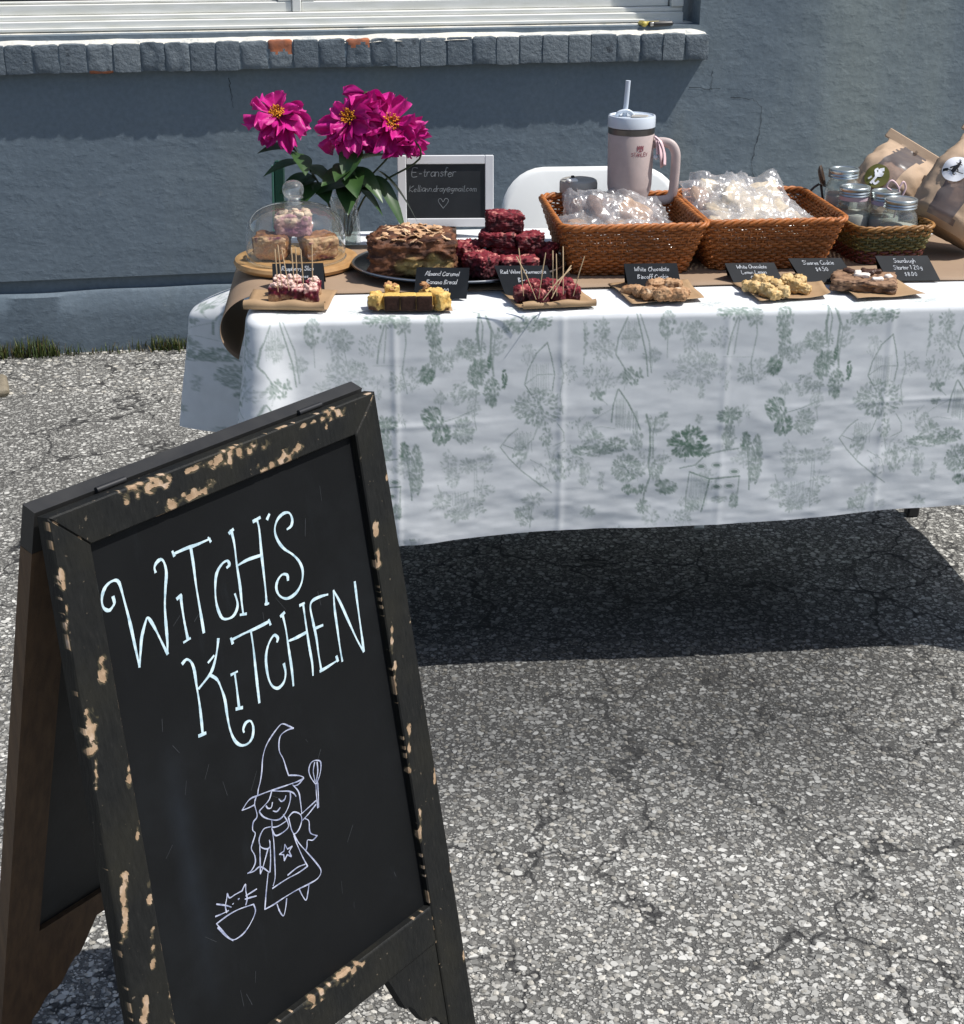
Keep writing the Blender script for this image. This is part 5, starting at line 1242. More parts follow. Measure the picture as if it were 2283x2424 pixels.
# --- cookies in clear bags
def bag_mesh(seed, s=.050, h=.024):
    r = random.Random(seed); n = 22; V = []; o1 = seed*3.1
    U = np.linspace(-1, 1, n); g = np.array([(u, v) for u in U for v in U])
    fold = np.abs(fbm(np.stack([g[:, 0]*2.6+o1, g[:, 1]*2.6, np.full(len(g), o1)], 1), seed, 3))
    fold2 = np.abs(vnoise(np.stack([g[:, 0]*5.5+o1, g[:, 1]*5.5+2, np.full(len(g), 3.0)], 1), seed+5))
    env = np.clip((1-np.abs(g[:, 0])**3.5), 0, 1)*np.clip((1-np.abs(g[:, 1])**3.5), 0, 1)
    edge = np.clip(np.maximum(np.abs(g[:, 0]), np.abs(g[:, 1]))-.72, 0, 1)/.28
    cr = fold*.9 + fold2*.18
    jag = 1 + .10*fbm(np.stack([g[:, 0]*3+o1, g[:, 1]*3+9, np.zeros(len(g))], 1), seed+7, 2)
    Vs = []
    for sg in (1, -1):
        z = sg*h*env**.5*(1.25-cr*1.1) + (fold-.3)*.018*edge*(1+r.random()) + .010*edge*np.sin(g[:, 0]*6+seed)
        Vs.append(np.stack([g[:, 0]*s*jag, g[:, 1]*s*jag*1.0, z], 1))
    Q = grid_quads(n, n); return np.concatenate(Vs), np.concatenate([Q, Q[:, ::-1]+n*n])
BAGM = []
for k in range(6):
    V, Q = bag_mesh(k+31, .054, .022); o = np_mesh('wrapper', V, Q, M['film'], None, None, True); BAGM.append(o.data); bpy.data.objects.remove(o)
CKM = {}
def cookie2(pal):
    def f(V, U, s): return mixc(C(*pal[0]), C(*pal[1]), .5+fbm(V*80, s, 3)*1.3)
    return f
for nm, pal in (('tan', ((.30, .17, .09), (.48, .30, .17))), ('dark', ((.10, .05, .032), (.2, .11, .07))), ('pale', ((.60, .47, .30), (.74, .63, .45)))):
    o = lumpy(.075, .072, .020, 700, 12, .48, .10, 3.5, cookie2(pal)).build('cookie', M['food'], None, True); CKM[nm] = o.data; bpy.data.objects.remove(o)
def bagged(base, rz, x, y, z, tilt, kind, label, group, sc=1.0):
    p = base + Matrix.Rotation(rz, 3, 'Z') @ Vector((x, y, z))
    rt = thing('bagged_cookie', label, 'bagged cookie', p, 0, group); rt.rotation_euler = (tilt[0], tilt[1], tilt[2]); 
    o = bpy.data.objects.new('wrapper', BAGM[rng.randrange(6)]); COL.objects.link(o); o.parent = rt; o.scale = (sc, sc, sc*1.05)
    o = bpy.data.objects.new('cookie', CKM[kind]); COL.objects.link(o); o.parent = rt; o.location = (0, 0, -.010); o.scale = (sc, sc, sc)
def place_word(x, y, n):
    return ('front' if y < -.05 else 'rear' if y > .06 else 'topmost middle' if n > 8 else 'middle') + ' ' + ('far right' if x > .09 else 'left' if x < -.04 else 'right' if x > .04 else 'centre')
L1 = 'clear bagged brown cookie at the %s of the basket nearest the tumbler'; G1 = 'bagged cookies in the first large basket'
for (x, y, z, t) in ((-.085, -.085, .060, (.25, .2, .3)), (-.02, -.095, .055, (.35, -.1, 1.0)), (.055, -.085, .060, (.3, .15, .1)), (-.08, -.01, .070, (.3, .1, .8)), (0, -.01, .078, (.45, 0, .2)), (.075, -.005, .068, (.3, -.25, .5)), (-.07, .07, .085, (.7, .2, .2)), (.01, .075, .090, (.75, -.1, .9)), (.08, .075, .080, (.6, -.2, .3)), (-.03, .035, .098, (.6, .3, .5)), (.045, .03, .095, (.5, -.3, 1.2))):
    bagged(cin, BR, x*.80, y*.76 + .018, z - .008, (t[0], t[1], t[2]), rng.choice(['tan', 'dark', 'tan']), L1 % place_word(x, y, 0 if z < .093 else 9), G1, rng.uniform(.85, 1.05))
L2 = 'clear bagged pale cookie at the %s of the basket beside the jars'; G2 = 'bagged cookies in the second large basket'
for (x, y, z, t) in ((-.085, -.085, .072, (.3, .2, .3)), (-.02, -.095, .070, (.35, -.1, 1.0)), (.055, -.09, .068, (.3, .15, .1)), (.100, -.045, .070, (.35, -.2, .5)), (-.08, -.01, .090, (.4, .1, .8)), (0, -.01, .094, (.55, 0, .2)), (.06, -.005, .086, (.4, -.25, .5)), (-.085, .08, .115, (.9, .2, .2)), (-.01, .075, .110, (.85, -.1, .9)), (.05, .07, .105, (.9, -.2, .3)), (-.11, .05, .105, (.7, .3, .5)), (-.03, .03, .112, (.7, -.3, 1.2))):
    bagged(cin2, BR2, x*.80, y*.76 + .018, z - .004, t, rng.choice(['pale', 'pale', 'tan']), L2 % place_word(x, y, 0 if z < .104 else 9), G2, rng.uniform(.85, 1.05))

# --- mason jars in the small basket
def jar(p, label, h=.100, r=.035, band=None, rz=0):
    rt = thing('mason_jar', label, 'jar', p, rz, 'mason jars in the small basket')
    pr = spline([(r*.80, .002), (r*.97, .008), (r, .02), (r*1.0, h*.52), (r*.93, h*.66), (r*.80, h*.74), (r*.80, h*.80)], 5)
    m_ = MB(); m_.lathe([(0, .0015)] + pr, 40); m_.lathe([(max(q-.0025, 0), z+.002) for q, z in pr][::-1], 40); m_.build('body', M['jar_glass'], rt, True)
    m_ = MB(); lr = r*.90; z0 = h*.80
    m_.lathe([(lr*.93, z0), (lr, z0+.001), (lr*.95, z0+.004), (lr, z0+.0065), (lr*.95, z0+.0095), (lr*1.0, z0+.0135), (lr*.99, z0+.0175), (lr*.95, z0+.0185), (lr*.86, z0+.0185), (lr*.84, z0+.0172), (0, z0+.0172)], 40); m_.build('lid', M['zinc'], rt, 50)
    m_ = MB(); m_.lathe([(0, .005), (r*.78, .005), (r*.93, .012), (r*.955, .02), (r*.955, h*.42), (r*.9, h*.45), (0, h*.44)], 32, None, None, 0, lambda a, z: 1+.01*math.sin(a*3)); m_.build('starter', M['paste'], rt, True)
    if band:
        m_ = MB(); m_.lathe([(r*.83, z0-.0095), (r*.845, z0-.009), (r*.845, z0-.001), (r*.83, z0-.0005)], 40); m_.build('paper_band', band, rt, 40)
    return rt
def inb(x, y, z): return cin3 + Matrix.Rotation(BR3, 3, 'Z') @ Vector((x, y, z))
M['lilac'] = plain('lilac', (.56, .50, .66), .7); M['rose'] = plain('rose', (.60, .46, .50), .7)
jar(inb(.028, -.050, .022), 'front right mason jar with zinc lid in the small basket', .104, .0375)
jar(inb(-.030, .050, .030), 'mason jar with rose band at the left of the small basket', .104, .036, M['rose'])
jar(inb(.030, .028, .026), 'mason jar with lilac band in the middle of the small basket', .100, .034, M['lilac'])
jar(inb(-.030, .115, .060), 'rearmost mason jar with zinc lid behind the small basket', .098, .036)
# curled pale cord standing between the jars
m_ = MB(); q0 = inb(.045, .01, .10)
m_.tube(spline([(0, 0, 0), (.004, 0, .03), (-.012, 0, .048), (-.022, 0, .036), (-.012, 0, .028)], 6), .0022, 7); m_.tube(spline([(.004, 0, .03), (.012, .002, .045), (.018, .002, .03), (.006, 0, .0), (.0, 0, -.03)], 6), .0022, 7)
tag(m_.build('twine_bow', M['ribbon_pink'], None, True, q0), 'pale pink cord bow standing up between the mason jars', 'bow')
# brown wooden scoop leaning on the jars
sp_ = at(1940, 470, ZP + .09); sp_ = Vector((.725, 3.205, ZP + .085))
sc_ = thing('wooden_scoop', 'small dark brown scoop with oval bowl leaning on the jars', 'scoop', sp_, .2)
m_ = MB(); m_.lathe([(0, -.004), (.012, -.003), (.018, .001), (.020, .006), (.0185, .006), (.012, .0015), (0, 0)], 28, Matrix.Translation((.004, 0, .050)) @ Matrix.Rotation(1.25, 4, 'Y') @ Matrix.Rotation(.5, 4, 'X'), None, 0, None, 1.25, .8); m_.build('bowl', M['walnut'], sc_, True)
m_ = MB(); m_.tube(spline([(.002, 0, .034), (-.012, -.002, .026), (-.028, -.004, .006), (-.034, -.004, -.03)], 6), .0026, 8); m_.tube([(.006, 0, .034), (.013, -.002, 0), (.014, -.003, -.04)], .0028, 8); m_.build('handle', M['walnut'], sc_, True)

# --- bread in kraft bags with clear windows
def bread_bag(p, axis, facing, L_, W_, D_, label, sticker, st_pos, seed):
    """axis: base to top; facing: outward normal of the front"""
    az = Vector(axis).normalized(); fy = -Vector(facing); fy = (fy - az*fy.dot(az)).normalized(); fx = fy.cross(az)
    B = Matrix((fx, fy, az)).transposed().to_4x4(); B.translation = Vector((0, 0, 0))
    rt = thing('bread_bag', label, 'bread bag', p, 0, 'kraft bread bags'); rt.matrix_basis = Matrix.Translation(p) @ B
    n, mz = 64, 40; V = np.zeros((mz, n, 3)); 
    for i in range(mz):
        t = i/(mz-1); full = min(1, .35 + t*6)**.4
        d = D_*(full if t < .55 else max(.02, 1-((t-.55)/.42)**1.6)); d = max(d, .004); w_ = W_*(.90 + .12*math.sin(math.pi*min(1, t*1.15)) + .06*max(0, t-.7)/.3)
        e = 2.35
        for k in range(n):
            a = 2*math.pi*k/n - math.pi/2; ca, sa = math.cos(a), math.sin(a)
            V[i, k] = (w_/2*np.sign(ca)*abs(ca)**(2/e), d/2*np.sign(sa)*abs(sa)**(2/e), t*L_)
    f_ = V.reshape(-1, 3); nz = fbm(f_*22+seed, seed, 3); nz2 = np.abs(fbm(f_*np.array([60, 60, 30])+seed, seed+3, 2))
    dirn = f_.copy(); dirn[:, 2] = 0; dirn /= np.maximum(np.linalg.norm(dirn, axis=1, keepdims=True), 1e-6)
    f_ = f_ + dirn*(nz*.007 + nz2*-.009)[:, None]; V = f_.reshape(mz, n, 3)
    # side gusset creases
    for k in range(n):
        a = 2*math.pi*k/n - math.pi/2
        if abs(math.sin(a)) < .35: V[:, k, 0] *= (1 - .16*np.linspace(.2, 1, mz)*(1-abs(math.sin(a))/.35))
    front_k = [k for k in range(n) if (k <= 9 or k >= n-9)]
    Qp, Qw = [], []
    for i in range(mz-1):
        for k in range(n):
            j = (k+1) % n; q = (i*n+k, i*n+j, (i+1)*n+j, (i+1)*n+k)
            wi = abs(V[i, k, 0]+V[i, j, 0])/2 < .18*W_ and V[i, k, 1] < 0 and 2 <= i < mz-2
            (Qw if wi else Qp).append(q)
    Vf = V.reshape(-1, 3)
    np_mesh('paper', Vf, np.array(Qp), M['kraft_bag'], None, rt, True)
    np_mesh('window', Vf, np.array(Qw), M['window_film'], None, rt, True)
    b_ = MB(); b_.prism([(V[0, k, 0]*.99, V[0, k, 1]*.99) for k in range(n)], .0005, .0012); b_.build('base', M['kraft_bag'], rt)
    tp = MB(); tp.box((0, .002, L_ + .004), (W_*1.04, .007, .022), .002); tp.build('folded_top', M['kraft_bag'], rt, 40)
    bread = lambda V_, U, s: mixc(C(.22, .11, .055), mixc(C(.36, .22, .13), C(.50, .38, .28), fbm(V_*30, s+2, 3)+.4), .5+fbm(V_*22, s, 3)*1.5)
    lumpy(W_*.80, D_*.78, L_*.70, seed, 16, .48, .06, 3, bread).build('bread', M['food'], rt, True, (0, 0, L_*.02))
    # round sticker that follows the window
    u0, t0, rs = st_pos; m_ = MB(); ring = []
    def surf(u, z):
        i = min(max(z/L_*(mz-1), 0), mz-1.01); i0 = int(i); row = V[i0]*(1-(i-i0)) + V[i0+1]*(i-i0)
        ks = sorted([k for k in range(n) if row[k, 1] < 0], key=lambda k: row[k, 0]); xs_ = [row[k, 0] for k in ks]; yv = [row[k, 1] for k in ks]
        return (u, float(np.interp(u, xs_, yv)) - .0030, z)
    Vv = [surf(u0, t0*L_)]
    for rr in (.5, 1.0):
        for k in range(28): a = 2*math.pi*k/28; Vv.append(surf(u0+rs*rr*math.cos(a), t0*L_+rs*rr*math.sin(a)))
    Fc = [(0, 1+k, 1+(k+1) % 28) for k in range(28)] + [(1+k, 29+k, 29+(k+1) % 28, 1+(k+1) % 28) for k in range(28)]
    m_.add(Vv, Fc); sk = m_.build('sticker', M['label_white'] if sticker == 'white' else M['label_olive'], rt, True)
    g_ = MB()
    strokes = [([(-.7, -.38), (0, -.22), (.7, -.08)], .04), ([(-.74, -.44), (-.62, -.37), (-.48, -.33)], .16), ([(-.02, -.26), (.0, -.02), (.06, .16)], .20), ([(.07, .24), (.08, .32)], .15), ([(-.14, .37), (.08, .40), (.30, .40)], .05), ([(.08, .42), (.08, .52)], .13), ([(.07, .54), (.0, .68), (-.12, .70)], .05), ([(.06, .1), (.3, -.1)], .06), ([(.0, -.28), (.12, -.44), (.22, -.42)], .07), ([(-.02, .12), (-.2, .0), (-.32, -.12)], .09)] if sticker == 'white' else [([(0, -.7), (.03, -.2), (0, .2)], .14), ([(-.1, .05), (.12, .3), (-.06, .5), (.1, .68)], .22), ([(0, .1), (-.35, .3), (-.3, .5)], .13), ([(0, .0), (.3, .2), (.28, .4)], .13), ([(-.4, -.5), (-.3, -.3)], .12), ([(.02, -.5), (.3, -.6), (.4, -.3)], .12)]
    for pts, wd in strokes: g_.ribbon(spline([(u0+a*rs, t0*L_+b*rs) for a, b in pts], 4), wd*rs*1.4)
    g_.v = [(lambda s: (s[0], s[1]-.0012, s[2]))(surf(a, b)) for a, b, _ in g_.v]
    g_.build('sticker_emblem', M['ink'] if sticker == 'white' else M['label_white'], sk)
    return rt
b1 = at(2075, 560, ZP); 
bread_bag(Vector((.834, 3.220, ZP + .040)), (.58, .20, .72), (-.55, -1, .62), .182, .160, .140, 'kraft bread bag with olive green sticker behind the mason jars', 'olive', (-.012, .42, .027), 3)
bread_bag(Vector((.958, 3.075, ZP + .044)), (.52, .20, .76), (-.55, -1, .62), .215, .175, .155, 'kraft bread bag with round white witch sticker at the right edge', 'white', (-.026, .52, .028), 5)
LET="""58,103 58,109 55,112 50,114 45,110 44,103 47,95 53,89 61,87 67,89 69,96 70,113 71,135 71,159 71,184
71,184 76,170 81,156 89,143 93,139 96,144 100,156 104,171 108,185
108,185 111,172 114,152 117,135 122,118 127,103 127,92 124,87 118,88 114,92 114,97
134,134 140,132
139,133 138,143 137,162 137,181
131,182 140,181
140,87 158,87 172,88 191,88
140,84 141,89
189,86 191,91
164,87 163,107 161,131 160,159 159,182
206,126 210,124 208,119 200,120 191,127 186,139 183,155 184,169 188,178 198,181 206,178 211,170 210,158
221,89 222,104 220,128 219,151 217,170 216,184
218,91 224,89
212,183 220,185
259,89 260,101 257,128 255,151 253,172 251,186
254,90 264,89
249,185 254,186
222,129 236,128 257,130
278,90 274,94
300,115 307,113 310,106 307,98 298,96 288,100 282,109 283,121 290,134 302,146 310,158 312,170 307,182 296,190 282,191 272,184 269,174 273,166 281,162 288,165 288,171
124,203 130,201 135,206 137,216 136,233 135,254 133,274 131,289
126,288 135,289
176,197 172,207 166,218 158,228 147,234 138,238
157,231 164,239 167,250 169,265 168,283 168,299 171,314 178,324 188,327 196,323 200,313 198,304 191,303 186,308 186,312
157,216 166,212
184,242 193,242
189,242 188,258 186,281
182,282 190,284
194,205 212,205 230,206 250,206
193,203 194,209
250,204 251,210
222,207 221,227 218,256 215,289
256,233 258,229 253,224 243,231 236,244 234,264 237,278 245,285 255,282 260,273 260,262
271,206 272,224 271,248 270,273 268,292
268,207 274,205
304,207 303,228 302,257 302,278 300,293
299,206 306,206
273,239 286,240 303,240
344,210 332,208 319,208 314,214 314,229 315,252 314,273 314,293
316,241 328,242
312,293 324,293 342,292
342,293 341,287
349,296 349,277 350,252 351,229 354,209
354,209 361,226 370,255 379,283 386,299
386,299 387,282 388,254 389,231 390,212"""
WIT="""256.8,340.2 250.0,334.1 243.2,328.5 237.2,328.1 223.6,334.3 212.8,341.8 205.3,352.4 200.1,367.3 195.3,377.6 190.6,384.7 188.0,391.4
256.8,340.2 247.0,338.3 237.5,339.4 232.7,345.0 230.4,356.7 233.8,368.0 235.7,381.8 237.1,390.6
237.1,390.6 246.9,395.5 254.3,400.0 258.4,404.9 250.1,404.5 242.1,402.9 228.3,399.9 210.9,395.9 197.6,393.1 188.0,391.4 178.6,389.7 171.3,391.5 162.9,396.6
162.9,396.6 170.7,398.3 180.2,399.3
258.4,404.9 249.2,408.1 241.2,406.5
240.6,404.6 247.1,416.9 247.2,430.1 246.0,444.4
209.0,395.7 203.0,403.9 194.1,407.4 186.6,409.8 186.8,413.2
209.0,395.7 219.6,402.0 232.5,408.6 239.3,414.5 242.2,420.1
186.8,413.2 191.1,420.3 201.1,428.8 210.1,433.6 218.4,433.1 226.9,427.8 233.0,419.5 234.9,411.4
216.7,410.2 219.6,415.0 224.7,415.2 227.6,411.8
196.8,408.8 198.8,413.0 203.5,414.7 206.6,409.8
205.3,419.7 210.5,423.2 216.1,421.3
184.9,392.2 181.3,399.0 181.7,413.7 174.7,418.0 171.8,426.1 174.3,432.2 168.4,440.3 164.9,446.5 167.6,456.0 166.4,465.1 159.1,470.8 153.2,471.0
153.2,471.0 162.4,473.5 172.4,473.4 183.2,486.9
200.9,429.5 199.4,437.7
218.8,431.7 222.7,441.1
199.4,437.7 208.4,440.9 222.7,441.1
222.7,441.1 221.6,450.4 203.1,450.3 198.7,438.9
197.4,435.8 188.0,433.2 181.0,437.5 177.5,443.7 178.6,451.6 186.0,458.1 191.2,457.7 192.0,450.0
177.7,447.0 174.4,463.1 170.5,481.3
170.5,481.3 174.3,477.8 181.9,467.3 187.8,459.1
192.6,451.9 189.0,471.2 184.3,486.7
225.4,438.5 234.2,436.5 243.0,443.6 244.2,451.8 238.1,460.1 230.2,462.5 226.6,455.6 225.4,438.5
244.9,444.6 255.9,442.9 270.3,440.5
245.0,453.0 256.4,449.9 269.3,444.9
275.2,419.6 273.0,433.5 271.3,450.2
278.1,421.1 275.2,438.0 273.0,450.2
274.0,419.9 269.1,409.1 268.1,399.6 272.8,392.9 280.3,392.8 287.8,397.8 287.0,405.7 283.0,413.6 276.0,420.9
278.8,395.0 274.4,404.4 274.6,417.7
282.8,396.1 281.2,407.7 276.1,418.4
249.3,452.8 254.3,458.8 252.8,469.7 254.6,475.7 262.7,482.6
262.7,482.6 254.8,484.2 247.2,480.1 244.5,487.0 241.4,491.2
228.3,461.5 233.3,475.9 242.2,492.5 252.7,511.9 258.9,527.3 251.9,533.7 237.0,532.8 218.6,529.8 198.1,528.0 179.7,527.2 166.9,525.5
166.9,525.5 173.4,506.9 181.3,486.6
198.7,438.9 197.9,454.9 194.0,477.3 190.1,496.6 184.9,505.3
183.3,507.7 204.8,508.4 225.1,510.8 240.0,510.7
240.0,510.7 235.1,495.3 230.8,477.8 228.5,464.9
208.7,504.8 224.7,503.7 236.8,506.4
212.8,467.1 215.3,474.3
215.3,474.3 222.6,475.0
222.6,475.0 217.0,478.5
217.0,478.5 218.8,485.9
218.8,485.9 213.4,480.7
213.4,480.7 207.8,485.1
207.8,485.1 208.3,477.8
208.3,477.8 202.5,474.2
202.5,474.2 209.8,473.8
209.8,473.8 212.8,467.1
185.3,529.7 187.0,539.9 191.2,548.4 196.7,540.7 200.4,531.1
221.4,531.4 224.3,541.6 228.4,549.5 233.2,541.7 236.8,533.6
114.6,498.4 114.6,490.4 118.4,482.9 120.5,478.0
120.5,478.0 122.4,484.4 130.3,485.0 140.7,486.2
140.7,486.2 147.1,481.5 145.8,489.2 145.5,498.8 142.0,505.0
124.5,493.8 126.1,493.7
133.5,492.7 135.0,492.7
103.6,481.4 115.6,490.2 121.9,496.0
99.1,494.3 108.4,496.4 117.6,497.8
144.4,494.9 153.2,495.2 161.1,495.6
142.7,498.0 151.9,500.9 158.8,503.3
98.2,503.1 114.5,502.5 131.4,504.4 152.6,510.4
152.6,510.4 153.3,519.9 145.3,528.3 133.9,534.6 123.8,535.9 115.5,534.0 108.9,525.8 102.6,512.3 98.2,503.1
98.9,508.4 107.2,524.8 115.3,535.0"""
CHIPS="""92,5,141,-5,13.3 210,-2,283,-6,12.8 373,2,409,-8,9.6 337,0,361,-1,4.0 142,35,199,32,11.0 270,37,330,30,12.1 232,12,230,20,4.1 378,13,376,19,4.0 173,-9,208,-12,6.9 3,53,-1,69,7.3 -1,86,-8,114,4.1 28,142,20,174,8.5 -2,202,-13,243,12.1 -7,246,-15,277,4.0 27,275,21,298,5.5 23,398,16,425,5.5 -7,381,-23,445,8.5 24,515,11,568,7.1 -16,524,-22,548,8.5 24,327,18,353,4.0 13,455,3,495,5.3 432,148,429,164,7.3 430,179,424,208,8.0 421,218,418,232,4.8 465,92,461,107,4.0 468,272,464,291,4.0 434,273,424,316,4.4 434,415,421,477,5.7 430,533,421,576,4.8 474,466,464,513,4.0 474,624,469,644,4.0 474,750,467,782,4.0 427,330,417,377,4.0 200,663,281,668,18.3 374,762,368,786,5.5"""

# ------------------------------------------------------------------ chalkboard A-frame sign in front
ST = Vector((-.406, 1.267, .93)); SU = Vector((.607, .795, 0)).normalized(); SN = Vector((SU.y, -SU.x, 0))
ZT_, LE_ = .93, .15; SLEN = math.hypot(ZT_, LE_)
SD = (SN*LE_ - Vector((0, 0, ZT_))).normalized(); SW_ = SD.cross(SU).normalized()      # down the face, out of the face
mid = ST + SU*.232; 
sg = thing('sandwich_board', 'weathered black A-frame chalkboard sign in front of the table', 'sign', (mid.x, mid.y, 0), math.atan2(SU.y, SU.x))
inv = (Matrix.Translation((mid.x, mid.y, 0)) @ Matrix.Rotation(math.atan2(SU.y, SU.x), 4, 'Z')).inverted()
def face(a, b, c_=0.0): return inv @ (ST + SU*a + SD*b + SW_*c_)        # a along, b down the slope, c proud of the face
# back leaf shares the top edge and leans the other way
SB = ST - SN*.0205; LB = .26; SDB = (-SN*LB - Vector((0, 0, ZT_))).normalized(); SWB = SU.cross(SDB).normalized()*-1
if SWB.dot(SN) < 0: SWB = -SWB
def bface(a, b, c_=0.0): return inv @ (SB + SU*a + SDB*b + SWB*c_)
chips = [tuple(map(float, q.split(','))) for q in CHIPS.split()]
def frame_paint():
    t = NT('frame_paint'); v = t.coords('Object')
    a = t.n('VertexColor', layer_name='Col').outputs[0]
    k = t.n('SeparateColor', {'Color': a})
    gr = t.noise(t.n('Mapping', {'Vector': t.n('VectorMath', {0: a, 1: (1, 1, 1)}, operation='MULTIPLY').outputs[0], 'Scale': (1, 1, 1)}).outputs[0], 1, 1)
    vg = t.coords('Object', (30, 30, 6)); g1 = t.noise(vg, 8, 6, .65)
    paint = t.ramp(g1, [(.3, (.006, .0066, .0066)), (.6, (.012, .0125, .012)), (.8, (.025, .0245, .022))])
    olive = t.ramp(t.noise(v, 9, 5), [(.45, 0), (.7, .5)])
    paint = t.mix(olive, paint, (.026, .024, .016))
    wood = t.ramp(t.noise(v, 70, 5), [(.3, (.26, .17, .10)), (.55, (.40, .28, .18)), (.75, (.54, .42, .33))])
    rim = t.ramp(k.outputs[0], [(.30, 0), (.42, 1)])
    core = t.ramp(k.outputs[0], [(.44, 0), (.50, 1)])
    speck = t.ramp(t.noise(v, 150, 3), [(.70, 0), (.74, 1)])
    c = t.mix(t.math('MULTIPLY', speck, .35), paint, (.30, .24, .17))
    c = t.mix(t.math('MULTIPLY', rim, .6), c, (.10, .085, .05))
    c = t.mix(core, c, wood)
    h = t.math('SUBTRACT', t.math('MULTIPLY', g1, .5), core)
    t.bsdf(Base_Color=c, Roughness=t.math('MULTIPLY_ADD', core, .25, .55), Normal=t.bump(h, .6, .0025), Specular_IOR_Level=.22)
    return t.m
M['frame_paint'] = frame_paint()
def chipmask(P):
    """0..1 bare-wood mask at face coordinates in mm"""
    r = np.zeros(len(P))
    for (x0, y0, x1, y1, w_) in chips:
        y0 = max(y0, 7); y1 = max(y1, 7)
        d = np.array([x1-x0, y1-y0]); L2 = max(d@d, 1e-6); t = np.clip(((P-np.array([x0, y0]))@d)/L2, 0, 1)
        q = np.linalg.norm(P-(np.array([x0, y0])+t[:, None]*d), axis=1)
        r = np.maximum(r, 1-q/(w_*.78))
    n_ = fbm(np.stack([P[:, 0]/7, P[:, 1]/7, np.zeros(len(P))], 1), 77, 4)
    return np.clip(.30*r*(r > 0) + .25 + n_*.62*np.where(r > 0, 1, .0) - .25*(r <= 0), 0, 1)
def bar(name, quad, fmap, thick, mat, parent, step=.0020, mask=True, worn=True):
    """a board of the frame: quad is four (a, b) corners on the face; subdivided so paint can flake"""
    q = [np.array(p, float) for p in quad]; lu = np.linalg.norm(q[1]-q[0]); lv = np.linalg.norm(q[3]-q[0])
    nu = max(int(lu/step), 2); nv = max(int(lv/step), 2)
    u, v = np.meshgrid(np.linspace(0, 1, nu), np.linspace(0, 1, nv), indexing='ij'); u = u.ravel()[:, None]; v = v.ravel()[:, None]
    P = (q[0]*(1-u)+q[1]*u)*(1-v) + (q[3]*(1-u)+q[2]*u)*v
    ed = np.minimum.reduce([u[:, 0]*lu, (1-u[:, 0])*lu, v[:, 0]*lv, (1-v[:, 0])*lv])
    mk_ = chipmask(P*1000) if mask else np.zeros(len(P))
    n_ = fbm(np.stack([P[:, 0]*160, P[:, 1]*160, np.zeros(len(P))], 1), 5, 3)
    if worn:
        ew = np.clip(1-ed/.004, 0, 1)*(n_ > .18)*.62*(fbm(np.stack([P[:, 0]*22, P[:, 1]*22, np.ones(len(P))], 1), 15, 2) > .05); mk_ = np.maximum(mk_, ew)
    c_ = -np.clip(1-ed/.0025, 0, 1)**2*.0016 - (mk_ > .44)*.0006
    V = [tuple(fmap(float(a), float(b), float(cc))) for (a, b), cc in zip(P, c_)]
    Q = grid_quads(nu, nv); nV = len(V)
    per = [i*nv for i in range(nu)] + [(nu-1)*nv+j for j in range(1, nv)] + [i*nv+nv-1 for i in range(nu-2, -1, -1)] + [j for j in range(nv-2, 0, -1)]
    V += [tuple(fmap(float(P[k][0]), float(P[k][1]), -thick)) for k in per]
    m_ = MB(); m_.v = V; m_.f = [tuple(int(z) for z in f) for f in Q]; L_ = len(per)
    m_.f += [(per[i], per[(i+1) % L_], nV+(i+1) % L_, nV+i) for i in range(L_)] + [tuple(nV+i for i in range(L_))[::-1]]
    m_.m = [0]*len(m_.f); kk = np.concatenate([mk_, np.full(L_, 0.0)]); m_.c = [(k, 0, 0) for k in kk]
    return m_.build(name, mat, parent, 40)
TH = .018; WID = .4642; FLR = -.060          # left stile flares out towards its foot
def le(b): return FLR*b/SLEN
def ri(b): return WID + .009*b/SLEN
b_top, b_rail0, b_rail1 = .040, .657, .735
li = lambda b: .0425 + (le(b))*.75; rin = lambda b: .4215
bar('top_rail', [(0, 0), (WID, 0), (rin(b_top), b_top), (li(b_top), b_top)], face, TH, M['frame_paint'], sg)
bar('stile', [(le(0)+.0002, .0004), (li(b_top)-.0004, b_top), (li(SLEN), SLEN), (le(SLEN), SLEN)], face, TH, M['frame_paint'], sg)
bar('stile', [(WID-.0002, .0004), (ri(SLEN), SLEN), (rin(SLEN), SLEN), (rin(b_top)+.0004, b_top)], face, TH, M['frame_paint'], sg)
# lower rail, with a scrolled apron below it
def apron(fmap, l_, r_, b0, mat, name, parent, flip=1):
    n = 60; xs_ = np.linspace(l_, r_, n); out = []
    for i, x_ in enumerate(xs_):
        s_ = min(i, n-1-i)/(n-1)*(r_-l_)
        if s_ < .012: e = .150 - s_*1.0
        elif s_ < .070: e = .138 - (s_-.012)/.058*.060 - .008*math.sin((s_-.012)/.058*math.pi*3)
        elif s_ < .092: e = .078 - (s_-.070)/.022*.058
        else: e = .014
        out.append(e)
    m_ = MB(); V = []
    for i, x_ in enumerate(xs_):
        for (bb, cc) in ((0, -.002), (0, -TH+.002)): V.append(fmap(x_, b0+bb, cc))
        for (bb, cc) in ((out[i], -.002), (out[i], -TH+.002)): V.append(fmap(x_, b0+bb, cc))
    Fc = []
    for i in range(n-1):
        a, b = i*4, (i+1)*4
        Fc += [(a, b, b+2, a+2), (a+1, a+3, b+3, b+1), (a+2, b+2, b+3, a+3), (a, a+1, b+1, b)]
    Fc += [(0, 2, 3, 1), ((n-1)*4, (n-1)*4+1, (n-1)*4+3, (n-1)*4+2)]
    m_.add(V, Fc, None, (0., 0., 0.)); return m_.build(name, mat, parent, 30)
